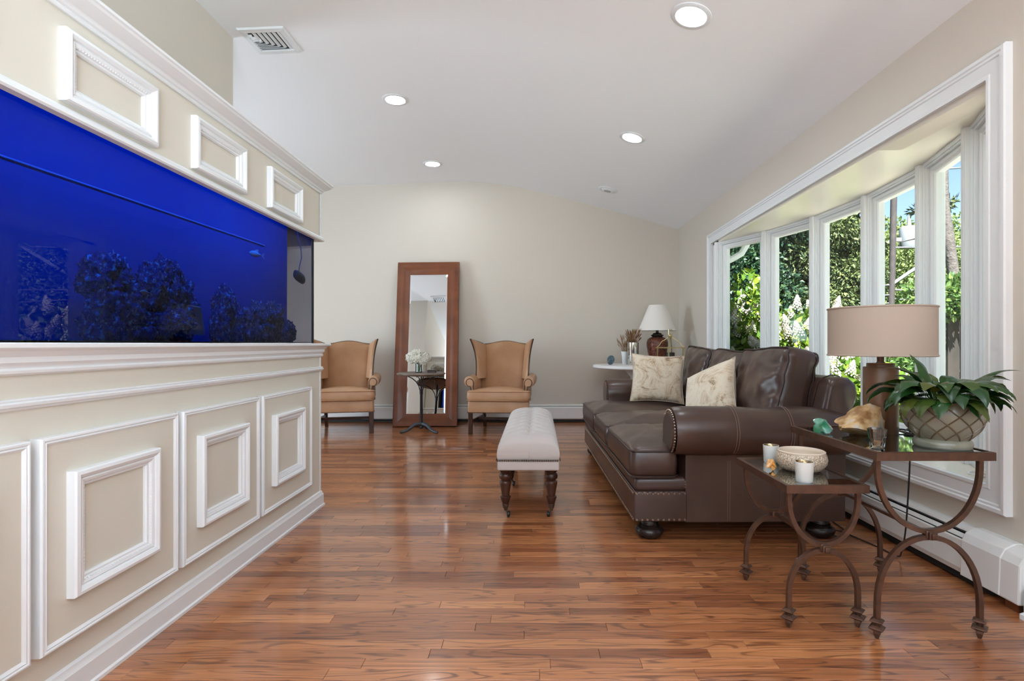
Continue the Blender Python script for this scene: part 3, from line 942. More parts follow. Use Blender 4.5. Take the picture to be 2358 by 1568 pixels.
# seat cushions
near = [(.535, 3.035), (.80, 3.035), (.815, 3.245), (1.50, 3.245), (1.50, 3.905), (.535, 3.905)]
mid = [(.535, 3.93), (1.50, 3.93), (1.50, 4.61), (.535, 4.61)]
far = [(x, mir(y)) for x, y in near]
for i, (P, c) in enumerate(((near, (.76, 3.52)), (mid, (1.0, 4.27)), (far, (.76, mir(3.52))))):
    mb = MB(); O = star_cushion(mb, P, c, .352, .505, .062, .016, i + 1, .010)
    cu = mb.build('seat_cushion', M['leather'], sofa, smooth=60)
    mb = MB()
    for z, s in ((.358, 1.0), (.500, 1.0)):
        C2 = Vector(c)
        mb.tube([(*C2.lerp(Vector(p), s * .999), z) for p in O], .0055, 6, closed=True)
    mb.build('piping', M['piping'], cu)
# rolled arms
def arm_profile(scale=1.0):
    cyy, cz, r = 3.078, .607, .137
    P = [(3.052, .10), (3.052, .30), (3.050, .44), (3.046, .475)]
    a = 243
    while a >= -15:
        P.append((cyy + r * math.cos(rad(a)), cz + r * math.sin(rad(a)))); a -= 8.6
    P += [(3.225, .50), (3.235, .36), (3.235, .10)]
    return P
def arm(mirror):
    Y = (lambda y: mir(y)) if mirror else (lambda y: y)
    P = arm_profile()
    xs = [.845, .86, .90, 1.0, 1.1, 1.2, 1.3, 1.4, 1.5, 1.6, 1.68, 1.75]
    rings = []
    for i, x in enumerate(xs):
        sc = [.955, .985, 1.0][min(i, 2)]
        puff = .006 * math.sin((x - .85) * 11)
        R = []
        for (y, z) in P:
            yy = 3.09 + (y - 3.09) * (sc if z > .4 else 1 - (1 - sc) * .4)
            zz = .60 + (z - .60) * sc if z > .4 else z
            if z > .48:
                yy -= puff * .5; zz += (puff if z > .6 else 0) - (.035 * max(0, (x - 1.45) / .3) ** 2 if z > .6 else 0)
                xx = x - (.075 if i < 3 else (.06 if i == 3 else 0)) * (1 if i < 3 else .3)
                wv = .004 * noise.noise(Vector((x * 7, y * 9, z * 7)))
                yy += wv; zz += wv
            else:
                xx = x
            R.append((xx, Y(yy), zz))
        rings.append(R)
    mb = MB(); mb.loft(rings)
    a = mb.build('arm', M['leather'], sofa, smooth=50)
    # scroll panel at the front, edged with small nails
    inner = [(3.095 + (y - 3.095) * .84, .60 + (z - .60) * (.84 if z > .4 else .93)) for y, z in P if z > .33]
    mb = MB(); mb.loft([[(.768, Y(y), z) for y, z in inner], [(.752, Y(3.1 + (y - 3.1) * .9), .60 + (z - .60) * .92) for y, z in inner]])
    mb.build('scroll_panel', M['leather'], a, smooth=40)
    nb = MB()
    for (y, z), (y2, z2) in zip(inner, inner[1:]):
        k = max(1, int(math.hypot(y2 - y, z2 - z) / .016))
        for q in range(k):
            nb.dome((.760, Y(3.1 + (lerp(y, y2, q / k) - 3.1) * 1.05), .6 + (lerp(z, z2, q / k) - .6) * 1.04), (-.7, -.7 if not mirror else .7, 0), .0062)
    z = .345
    while z > .30:
        z -= .016; nb.dome((.842, Y(3.048), z), (-.7, -.7 if not mirror else .7, 0), .0062)
    o = nb.build('nailhead_trim', M['brassnail'], a, smooth=0, recalc=False); o['kind'] = 'stuff'
    for xs_ in (1.10, 1.40):
        for dx in (-.007, .007):
            ring = [(xs_ + dx, Y(3.078 + .1405 * math.cos(rad(w))), .607 + .1405 * math.sin(rad(w)) + .006 * math.sin((xs_ - .85) * 11) * (1 if w < 180 else 0)) for w in range(235, 20, -7)]
            mb = MB(); mb.tube(ring, .0016, 5)
            mb.build('seam', M['stitch'], a)
        mb = MB()
        for dx in (-.006, .006):
            mb.tube([(xs_ + dx - .01, Y(3.0505), .455), (xs_ + dx - .01, Y(3.0515), .105)], .0013, 5)
        mb.build('seam', M['stitch'], a)
arm(False); arm(True)
# back frame with rolled top
bp = [(1.60, .10), (1.60, .55), (1.66, .80), (1.675, .86), (1.70, .895), (1.745, .912), (1.80, .905), (1.835, .875), (1.845, .83), (1.835, .78), (1.80, .72), (1.775, .60), (1.755, .40), (1.735, .10)]
rings = []
for y, s in ((3.075, .80), (3.085, .93), (3.11, 1.0), (3.3, 1.0), (4.27, 1.0), (5.24, 1.0), (5.43, 1.0), (5.455, .93), (5.465, .80)):
    rings.append([(1.73 + (x - 1.73) * s, y, z if z < .5 else .5 + (z - .5) * (.55 + .45 * s)) for x, z in bp])
mb = MB(); mb.loft(rings); bf = mb.build('back_frame', M['leather'], sofa, smooth=50)
for y in (3.20, 5.34):
    mb = MB(); mb.tube([(x - .004 if x < 1.7 else x + .003, y, z + (.004 if z > .85 else 0)) for x, z in bp[1:11]], .003, 6); mb.build('piping', M['piping'], bf)
# back cushions
for i, yc in enumerate((3.585, 4.27, 4.955)):
    size = (.205, .675, .50)
    Mx = Matrix.Translation((1.575, yc, .805 + (.012, -.008, .01)[i])) @ Matrix.Rotation(rad((13, 16, 12)[i]), 4, 'Y') @ Matrix.Rotation(rad((-2.5, 2, 3)[i]), 4, 'X')
    mb = MB(Mx); fn = pad(size, .045, i + 2, .020)
    mb.rbox((0, 0, 0), size, .06, 26, fn)
    cu = mb.build('back_cushion', M['leather'], sofa, smooth=60)
    mb = MB(Mx)
    hy, hz, r = size[1] / 2 - .012, size[2] / 2 - .012, .05
    loop = round_poly([(-hy, -hz), (hy, -hz), (hy, hz), (-hy, hz)], r, 4, .04)
    for x in (-.082, .082):
        mb.tube([Vector(fn(Vector((x * 1.03, y * 1.008, z * 1.008)))) for y, z in loop], .0060, 6, closed=True)
    mb.build('piping', M['piping'], cu)
bun = [(.050, .10), (.052, .086), (.046, .082), (.047, .077), (.056, .073), (.055, .068), (.053, .065), (.066, .060), (.078, .050), (.081, .036), (.075, .020), (.058, .006), (.050, 0)]
for x in (.655, 1.64):
    for y in (3.115, mir(3.115)):
        mb = MB(); mb.lathe(bun, (x, y, 0), 28); mb.build('bun_foot', M['bun'], sofa, smooth=50)

# throw pillows
def pillow(name, label, c, w, h, t, rot, group='cowhide throw pillows on the sofa', seed=0):
    th = thing(name, label, 'pillow', c)
    N = 18; rot = Matrix.Translation(c) @ rot
    idx = {}; vs = []; fs = []
    for side in (0, 1):
        for i in range(N + 1):
            for j in range(N + 1):
                u, v = 2 * i / N - 1, 2 * j / N - 1
                if side and (i in (0, N) or j in (0, N)):
                    idx[(1, i, j)] = idx[(0, i, j)]; continue
                d = t / 2 * (max(0, 1 - u * u) * max(0, 1 - v * v)) ** .42
                px = u * w / 2 * (1 - .085 * (1 - v * v) * abs(u) ** 2)
                pz = v * h / 2 * (1 - .085 * (1 - u * u) * abs(v) ** 2)
                d += .006 * noise.noise(Vector((u * 3 + seed, v * 3, side))) * (1 - u * u) * (1 - v * v)
                idx[(side, i, j)] = len(vs); vs.append((px, d if side else -d, pz))
    for side in (0, 1):
        for i in range(N):
            for j in range(N):
                q = [idx[(side, i, j)], idx[(side, i + 1, j)], idx[(side, i + 1, j + 1)], idx[(side, i, j + 1)]]
                fs.append(q if side else q[::-1])
    mb = MB(rot); mb.add(vs, fs); mb.build('cover', M['hide'], th, smooth=80)
    edge_ = [(u * w / 2, 0, -h / 2 * (1 - .085 * (1 - u * u))) for u in [k / 8 - 1 for k in range(17)]]
    edge_ += [(w / 2 * (1 - .085 * (1 - v * v)), 0, v * h / 2) for v in [k / 8 - 1 for k in range(1, 17)]]
    edge_ += [(-u * w / 2, 0, h / 2 * (1 - .085 * (1 - u * u))) for u in [k / 8 - 1 for k in range(1, 17)]]
    edge_ += [(-w / 2 * (1 - .085 * (1 - v * v)), 0, -v * h / 2) for v in [k / 8 - 1 for k in range(1, 16)]]
    mb = MB(rot); mb.tube(edge_, .004, 5, closed=True); mb.build('seam', mat('pillow_seam', (.5, .4, .3), .8), th)
pillow('throw_pillow', 'cream and brown cowhide pillow leaning upright at the far end of the sofa', (1.155, 4.98, .785), .48, .45, .15,
       Matrix.Rotation(rad(-16), 4, 'X') @ Matrix.Rotation(rad(-8), 4, 'Z') @ Matrix.Rotation(rad(5), 4, 'Y'), seed=1)
pillow('throw_pillow', 'cream and brown cowhide pillow half hidden behind the near sofa arm', (1.29, 3.92, .745), .45, .44, .19,
       Matrix.Rotation(rad(-66), 4, 'Z') @ Matrix.Rotation(rad(-27), 4, 'X') @ Matrix.Rotation(rad(-26), 4, 'Y'), seed=5)

# ------------------------------------------------------------------ wing chairs
def wing_chair(label, loc, rz):
    t = thing('wing_chair', label, 'armchair', loc, rz, 'tan leather wing chairs by the back wall')
    T = Matrix.Translation(loc)
    def q(): return MB(T)
    # apron
    mb = q(); rings = []
    for z, s in ((.262, .985), (.275, 1.0), (.33, 1.005), (.39, 1.0), (.405, .985)):
        O = round_poly([(-.378 * s, -.36 * s), (.378 * s, -.36 * s), (.31 * s, .31), (-.31 * s, .31)], .03, 3, .2)
        rings.append([(x, y, z) for x, y in O])
    mb.loft(rings); ap = mb.build('seat_frame', M['tanpale'], t, smooth=50)
    nb = q(); x = -.37
    while x <= .371:
        nb.dome((x, -.362, .268), (0, -1, 0), .006); x += .0145
    for s in (-1, 1):
        yy = -.35
        while yy < .28:
            k = (yy + .36) / .67; nb.dome((s * lerp(.380, .312, k), yy, .268), (s, 0, 0), .006); yy += .0145
    o = nb.build('nailhead_trim', M['tanpipe'], ap, smooth=0, recalc=False); o['kind'] = 'stuff'
    # cushion
    mb = q(); O = star_cushion(mb, [(-.385, -.385), (.385, -.385), (.375, -.12), (.275, -.10), (.268, .20), (-.268, .20), (-.275, -.10), (-.375, -.12)], (0, -.16), .408, .528, .035, .012, 3, .006)
    cu = mb.build('seat_cushion', M['tanpale'], t, smooth=60)
    mb = q()
    for z in (.415, .522):
        mb.tube([(x, y, z) for x, y in O], .0055, 6, closed=True)
    mb.build('piping', M['tan'], cu)
    # back
    mb = q(); rings = []
    NB = 14
    for i in range(15):
        v = i / 14
        R = []
        for side in (0, 1):
            for j in range(NB + 1):
                u = (2 * j / NB - 1) * (1 if side == 0 else -1)
                w = lerp(.312, .295, v)
                zt = 1.098 + .040 * (math.cos(PI * u) + 1) / 2
                z = lerp(.43, zt, v)
                yb = .155 + .155 * v
                if side == 0:
                    y = yb - .050 * (1 - u * u) ** .6 * math.sin(PI * (.12 + .80 * v)) ** .7
                    if v > .93: y += .03 * (v - .93) / .07
                else:
                    y = yb + .125 - (.05 * (v - .9) / .1 if v > .9 else 0)
                R.append((u * w, y, z))
        rings.append(R)
    mb.loft(rings); bk = mb.build('back', M['tan'], t, smooth=55)
    mb = q(); mb.tube([(u * .292, .312 + .02, 1.100 + .040 * (math.cos(PI * u) + 1) / 2) for u in [k / 10 - 1 for k in range(21)]], .006, 6); mb.build('piping', M['tanpipe'], bk)
    for s in (-1, 1):
        # wing
        mb = q(); rings = []; edge_line = []
        for i in range(13):
            v = i / 12
            xi, yi = .262 + .024 * v, .17 + .16 * v
            xo = .322 + .012 * v + .055 * v ** 3
            yo = -.03 + .015 * math.sin(PI * v) * 3 - .03 * v ** 4 + .10 * max(0, v - .85) * 0
            zi = lerp(.66, 1.098, v); zo = lerp(.66, 1.160, v ** .95)
            R = []
            for side in (0, 1):
                for j in range(8):
                    k = j / 7 if side == 0 else 1 - j / 7
                    x = lerp(xi, xo, k ** 1.3); y = lerp(yi, yo, k); z = lerp(zi, zo, k ** 2)
                    thick = .052 * (1 - .25 * k)
                    off = -.5 * thick if side == 0 else .55 * thick
                    bul = -.012 * math.sin(PI * k) if side == 0 else 0
                    if v > .92: off *= .75
                    R.append((s * (x + off + bul), y, z))
            edge_line.append((s * (xo + .012), yo - .006, zo))
            rings.append(R)
        mb.loft(rings); w_ = mb.build('wing', M['tanpale'], t, smooth=60)
        mb = q(); mb.tube(edge_line + [(s * .33, .10, 1.128), (s * .30, .30, 1.104)], .0085, 6); mb.build('nail_edging', M['tanpipe'], w_)
        # rolled arm
        P = [(.300, .40), (.300, .60), (.302, .655)]
        a = 165
        while a >= -110:
            P.append((.368 + .066 * math.cos(rad(a)), .640 + .066 * math.sin(rad(a)))); a -= 16
        P += [(.352, .55), (.352, .40)]
        mb = q(); rings = []
        for y, sc in ((-.300, .93), (-.292, .99), (-.27, 1.0), (-.15, 1.0), (-.02, 1.0), (.10, .98), (.22, .9)):
            rings.append([(s * (.345 + (x - .345) * sc), y + (.02 if z < .55 else 0), .60 + (z - .60) * sc + (.02 if y > 0 else 0)) for x, z in P])
        mb.loft(rings); am = mb.build('arm', M['tanpale'], t, smooth=55)
        inner = [(.345 + (x - .345) * .66, .60 + (z - .60) * (.70 if z > .5 else .95)) for x, z in P[1:-1]]
        mb = q(); mb.tube([(s * x, -.302, z) for x, z in [(.312, .53)] + inner + [(.344, .53)]], .0062, 6); mb.build('nail_edging', M['tanpipe'], am)
        mb = q(); mb.loft([[(s * x, -.297, z) for x, z in inner], [(s * (.345 + (x - .345) * .9), -.307, z) for x, z in inner]]); mb.build('scroll_panel', M['tanpale'], am, smooth=40)
    # legs and stretchers
    for s in (-1, 1):
        mb = q(); mb.box(s * .345 - .025, s * .345 + .025, -.352, -.302, 0, .27); mb.build('leg', M['mahogany'], t, smooth=0, bevel=.004)
        mb = q(); mb.loft([[(s * .282 + dx * .020, y + dy * .02, z) for dx, dy in ((-1, -1), (1, -1), (1, 1), (-1, 1))] for y, z in ((.345, 0), (.30, .14), (.28, .27))]); mb.build('leg', M['mahogany'], t, smooth=0)
        mb = q(); mb.loft([[(lerp(s * .345, s * .284, k) + dx * .011, lerp(-.31, .30, k), .15 + dz * .018) for dx, dz in ((-1, -1), (1, -1), (1, 1), (-1, 1))] for k in (0, 1)]); mb.build('stretcher', M['mahogany'], t, smooth=0)
    mb = q(); mb.box(-.31, .31, -.02, .005, .134, .168); mb.build('stretcher', M['mahogany'], t, smooth=0)
    return t
wing_chair('tan leather wing chair right of the mirror, behind the tufted bench', (-.372, 6.915, 0), rad(-5))
wing_chair('tan leather wing chair left of the mirror, partly hidden by the aquarium cabinet', (-2.38, 6.95, 0), rad(12))

# ------------------------------------------------------------------ tufted bench
bx, by0, by1 = -.012, 3.385, 5.05
bench = thing('tufted_bench', 'long pale linen tufted bench on turned wooden legs with casters', 'bench', (bx, (by0 + by1) / 2, 0), rad(-.6))
bw, bl = .196, (by1 - by0) / 2; byc = (by0 + by1) / 2
mb = MB(); mb.rbox((bx, byc, .340), (bw * 2 - .004, bl * 2 - .004, .064), .010, 4); mb.build('seat_rail', M['linen'], bench)
# upholstered top with a centre seam, a grid of tufts and cross pleats
NX, NY = 30, 150
tufts = []
nrow = 9
for r in range(nrow):
    ty = -bl + .15 + r * (2 * bl - .30) / (nrow - 1)
    tufts.append((-.018 if r == 0 else 0.0, ty))
    tufts.append((-.105, ty + .06)); tufts.append((.105, ty + .06))
def top_z(x, y):
    u = abs(x) / bw; v = abs(y) / bl
    ez = max(0, 1 - u ** 3.6); ey = max(0, 1 - max(0, (v * bl - (bl - .15)) / .15) ** 2.4)
    z = .432 + .092 * (ez ** .55) * (ey ** .5)
    inner_ = max(0, min(1, (bl - .13 - abs(y)) / .05)); 
    z -= .020 * math.exp(-(x / .014) ** 2) * (.4 + .6 * inner_)
    pitch = (2 * bl - .30) / (nrow - 1)
    ph = ((y + bl - .15) / pitch + .5 * min(1, abs(x) / .105)) % 1.0
    fold = min(ph, 1 - ph) * pitch
    z -= .017 * math.exp(-(fold / .017) ** 2) * inner_ * (1 - .55 * max(0, u - .5) * 2)
    for tx, ty in tufts:
        d2 = ((x - tx) ** 2 + (y - ty) ** 2)
        if d2 < .006: z -= .022 * math.exp(-d2 / .0007)
    z += .002 * noise.noise(Vector((x * 14, y * 14, 1)))
    return z
vs = []; fs = []
for j in range(NY + 1):
    for i in range(NX + 1):
        u = i / NX * 2 - 1; v = j / NY * 2 - 1
        u = math.copysign(abs(u) ** .8, u); v = math.copysign(abs(v) ** .85, v)
        x, y = u * bw * .985, v * bl * .985
        vs.append((bx + x, byc + y, top_z(x, y)))
W = NX + 1
for j in range(NY):
    for i in range(NX):
        fs.append((j * W + i, j * W + i + 1, (j + 1) * W + i + 1, (j + 1) * W + i))
bd = [i for i in range(NX + 1)] + [j * W + NX for j in range(1, NY + 1)] + [NY * W + i for i in range(NX - 1, -1, -1)] + [j * W for j in range(NY - 1, 0, -1)]
prev = bd
for zt, out in ((.428, 1.012), (.405, 1.020), (.385, 1.012), (.370, .985), (.368, .5)):
    cur = []
    for b in bd:
        p = vs[b]; cur.append(len(vs))
        k = zt if True else 0
        vs.append((bx + (p[0] - bx) * (out if out > .6 else .5), byc + (p[1] - byc) * (1 + (out - 1) * .25 if out > .6 else .5), min(zt, p[2] - .004)))
    n_ = len(bd)
    for k in range(n_):
        fs.append((prev[k], prev[(k + 1) % n_], cur[(k + 1) % n_], cur[k]))
    prev = cur
mb = MB(); mb.add(vs, fs); top = mb.build('tufted_top', M['linen'], bench, smooth=75)
btn = MB()
for k, (tx, ty) in enumerate(tufts):
    if abs(tx) < .05: btn = MB(); btn.lathe([(.0, .004), (.008, .002), (.009, -.004), (0, -.006)], (bx + tx, byc + ty, top_z(tx, ty) + .004), 10, cap=False); btn.build('button', M['linen'], top)
mb = MB(); mb.tube([(bx + .004, by0 + .004, .372), (bx + .004, by0 - .001, .41), (bx + .003, by0 + .012, .440), (bx + .001, by0 + .05, .482), (bx, by0 + .13, .498)], .002, 5); mb.build('seam', M['linen'], top)
nb = MB(); x = -bw + .006
while x < bw - .002:
    nb.dome((bx + x, by0 - .003, .3725), (0, -1, 0), .0072); nb.dome((bx + x, by1 + .003, .3725), (0, 1, 0), .0072); x += .0138
y = by0 + .01
while y < by1:
    nb.dome((bx - bw - .002, y, .3725), (-1, 0, 0), .0072); nb.dome((bx + bw + .002, y, .3725), (1, 0, 0), .0072); y += .0138
o = nb.build('nailhead_trim', M['tanpipe'], bench, smooth=0, recalc=False); o['kind'] = 'stuff'
legp = [(.040, .310), (.041, .296), (.031, .286), (.030, .281), (.036, .276), (.041, .262), (.039, .248), (.029, .240), (.027, .234), (.036, .229), (.039, .220), (.036, .205), (.025, .142), (.024, .136), (.034, .131), (.034, .124), (.031, .116), (.021, .085), (.019, .078), (.022, .074)]
for ly in (by0 + .075, byc + .0, by1 - .075):
    for s in (-1, 1):
        lx = bx + s * (bw - .050)
        lg = MB(); lg.lathe(legp, (lx, ly, 0), 20); lg = lg.build('leg', M['mahogany'], bench, smooth=50)
        mb = MB(); mb.lathe([(.0225, .084), (.0225, .080), (.0205, .078), (.018, .060), (.012, .052), (.009, .040)], (lx, ly, 0), 16); mb.build('ferrule', M['tanpipe'], lg, smooth=40)
        cx_ = lx - s * .014
        mb = MB(Matrix.Translation((cx_ - s * .006, ly, .018)) @ Matrix.Rotation(rad(80 if s > 0 else 100), 4, 'Y')); mb.lathe([(.0, -.009), (.014, -.009), (.0178, -.005), (.0178, .005), (.014, .009), (0, .009)], n=18, cap=False); mb.build('caster_wheel', M['iron'], lg)
        mb = MB(); mb.tube([(lx, ly, .055), (lx - s * .010, ly, .038), (cx_ - s * .004, ly, .018)], .008, 8); mb.build('caster_fork', M['tanpipe'], lg)

# ------------------------------------------------------------------ leaning mirror
ma = math.atan2(.40, 2.22)
mirror = thing('floor_mirror', 'tall mirror in a wide chestnut leather frame leaning on the back wall', 'mirror', (-1.415, 7.21, 0))
Mm = Matrix.Translation((-1.415, 7.215, 0.004)) @ Matrix.Rotation(rad(-.6), 4, 'Y') @ Matrix.Rotation(-ma, 4, 'X')
mw, mh = .428, 2.27
Pm = lambda u, v, w: (u, -w, v)
fw = .168
fprof = [(0, -.03), (0, .030), (.004, .034), (.012, .034), (.022, .032), (.05, .025), (.09, .012), (.13, -.002), (fw - .006, -.012), (fw, -.014), (fw, -.03)]
mb = MB(Mm); mb.frame(Pm, (-mw, 0, mw, mh), fprof); mb.build('frame', M['frame'], mirror, smooth=25)
mb = MB(Mm); mb.frame(Pm, (-mw + fw - .002, fw - .002, mw - fw + .002, mh - fw + .002), [(0, -.020), (0, -.018), (.020, -.0165), (.0205, -.0165), (.0205, -.020)]); mb.build('bevelled_edge', M['mirror'], mirror, smooth=0)
mb = MB(Mm); mb.box(-mw + fw + .018, mw - fw - .018, .017, .019, fw + .018, mh - fw - .018); mb.build('mirror_glass', M['mirror'], mirror, smooth=0)
mb = MB(Mm); mb.box(-mw + .02, mw - .02, .022, .034, .02, mh - .02); mb.build('backing_board', M['black'], mirror, smooth=0)

# ------------------------------------------------------------------ bistro table with flowers
bc = Vector((-1.375, 6.77, 0))
bt = thing('bistro_table', 'round grey wood bistro table on a black iron tripod pedestal', 'table', bc)
mb = MB(); mb.lathe([(.0, .708), (.262, .708), (.285, .712), (.292, .722), (.300, .726), (.302, .732), (.296, .738), (.280, .742), (.276, .746), (0, .746)], bc, 48, cap=False); mb.build('tabletop', M['greywood'], bt, smooth=40)
mb = MB(); mb.lathe([(.016, .10), (.0185, .14), (.0175, .48), (.020, .50), (.012, .52), (.009, .705)], bc, 16); mb.build('column', M['iron'], bt, smooth=40)
for k in range(4):
    a = rad(0 + 90 * k)
    pts = [(.014, .47), (.016, .52), (.030, .575), (.065, .63), (.115, .672), (.165, .695), (.22, .703), (.262, .704)]
    mb = MB(); mb.tube([(bc.x + r * math.cos(a), bc.y + r * math.sin(a), z) for r, z in pts], .0065, 8); mb.build('bracket', M['iron'], bt)
for k in range(3):
    a = rad(200 + 120 * k + (10 if k == 1 else 0))
    pts = [(.0, .104, .020), (.05, .104, .024), (.09, .092, .022), (.13, .062, .021), (.17, .034, .019), (.21, .022, .018), (.245, .018, .017), (.262, .015, .013)]
    mb = MB(); mb.tube([(bc.x + r * math.cos(a), bc.y + r * math.sin(a), z) for r, z, w in pts], [w for r, z, w in pts], 10); mb.build('foot', M['castiron'], bt)
mb = MB(); mb.lathe([(.0, .04), (.018, .045), (.026, .06), (.020, .085), (.030, .10), (.024, .125), (.017, .13)], bc, 16, cap=False); mb.build('hub', M['iron'], bt)

M['vaseglass'] = pane_mat('clear_vase_glass', (.86, .92, .95), 1.6)
M['petal'] = leaf_mat('cream_petals', (.80, .76, .64), (.84, .82, .74), (.78, .78, .70), .6, .25)
M['stem'] = mat('green_stem', (.10, .2, .04), .5)
def floret_ball(mb, c, r, n, seed, squash=.8, size=.028):
    rr = random.Random(seed)
    for i in range(n):
        zc = 1 - 1.75 * (i + .5) / n; a = i * 2.39996
        d = Vector((math.sqrt(max(0, 1 - zc * zc)) * math.cos(a), math.sqrt(max(0, 1 - zc * zc)) * math.sin(a), zc * squash))
        p = Vector(c) + d * r * rr.uniform(.86, 1.04)
        nn = (d + Vector((rr.uniform(-.4, .4), rr.uniform(-.4, .4), rr.uniform(-.2, .5)))).normalized()
        u = nn.orthogonal().normalized(); w = nn.cross(u); ph = rr.uniform(0, 1.6); s = size * rr.uniform(.8, 1.15)
        for k in range(4):
            e1 = u * math.cos(ph + k * PI / 2) + w * math.sin(ph + k * PI / 2); e2 = nn.cross(e1)
            mb.add([p, p + e1 * s * .55 + e2 * s * .40 + nn * s * .10, p + e1 * s + nn * s * .16, p + e1 * s * .55 - e2 * s * .40 + nn * s * .10], [(0, 1, 2, 3)])
vt_ = Vector((-1.395, 6.72, .746))
va_ = thing('flower_vase', 'clear glass vase of cream hydrangeas on the bistro table', 'vase', vt_)
mb = MB(); mb.lathe([(.0, .0), (.036, .0), (.040, .004), (.040, .10), (.042, .13), (.038, .13), (.036, .10), (.036, .010), (0, .008)], vt_, 24, cap=False); mb.build('glass', M['vaseglass'], va_)
mb = MB(); mb.lathe([(.0, .011), (.035, .011), (.035, .085), (0, .085)], vt_, 20, cap=False); mb.build('water', pane_mat('vase_water', (.88, .93, .93), .6), va_)
for k, (dx, dy, dz, r) in enumerate(((-.075, -.02, .185, .078), (.075, .0, .175, .075), (.0, -.045, .175, .066), (.0, .06, .20, .075), (-.03, .02, .235, .062), (.055, -.04, .145, .055))):
    c = vt_ + Vector((dx, dy, dz))
    hd = MB(); floret_ball(hd, c, r, 90, k); hd = hd.build('flower_head', M['petal'], va_, smooth=0, recalc=False)
    mb = MB(); mb.tube([vt_ + Vector((dx * .1, dy * .1, .015)), vt_ + Vector((dx * .35, dy * .35, .11)), c], .003, 6); mb.build('stem', M['stem'], hd)
M['leafgreen'] = leaf_mat('green_leaf', (.05, .12, .02), (.08, .16, .03), (.10, .17, .04), per_object=True)
for k in range(5):
    a = rad(72 * k + 200); d = Vector((math.cos(a), math.sin(a), 0)); s_ = Vector((-d.y, d.x, 0)); p = vt_ + Vector((0, 0, .115))
    mb = MB(); mb.add([p, p + d * .045 + s_ * .03 + Vector((0, 0, .02)), p + d * .11 + Vector((0, 0, -.01)), p + d * .045 - s_ * .03 + Vector((0, 0, .02)), p + d * .05 + Vector((0, 0, .005))], [(0, 1, 4), (1, 2, 4), (2, 3, 4), (3, 0, 4)]); mb.build('leaf', M['leafgreen'], va_, smooth=60)
dc = Vector((-1.225, 6.665, .746))
ds = thing('trinket_box', 'small dark wooden box with a shallow tray lid on the bistro table', 'box', dc)
mb = MB(); mb.box(dc.x - .052, dc.x + .052, dc.y - .04, dc.y + .04, .746, .766); mb.build('box_body', mat('purple_brown_box', (.075, .05, .05), .4), ds, smooth=0, bevel=.003)
mb = MB(); mb.loft([[(dc.x + sx * a, dc.y + sy * b, z) for sx, sy in ((-1, -1), (1, -1), (1, 1), (-1, 1))] for a, b, z in ((.045, .034, .767), (.058, .046, .780), (.054, .042, .780), (.042, .031, .770))]); mb.build('tray_lid', mat('dark_tray', (.12, .085, .07), .35), ds, smooth=0)

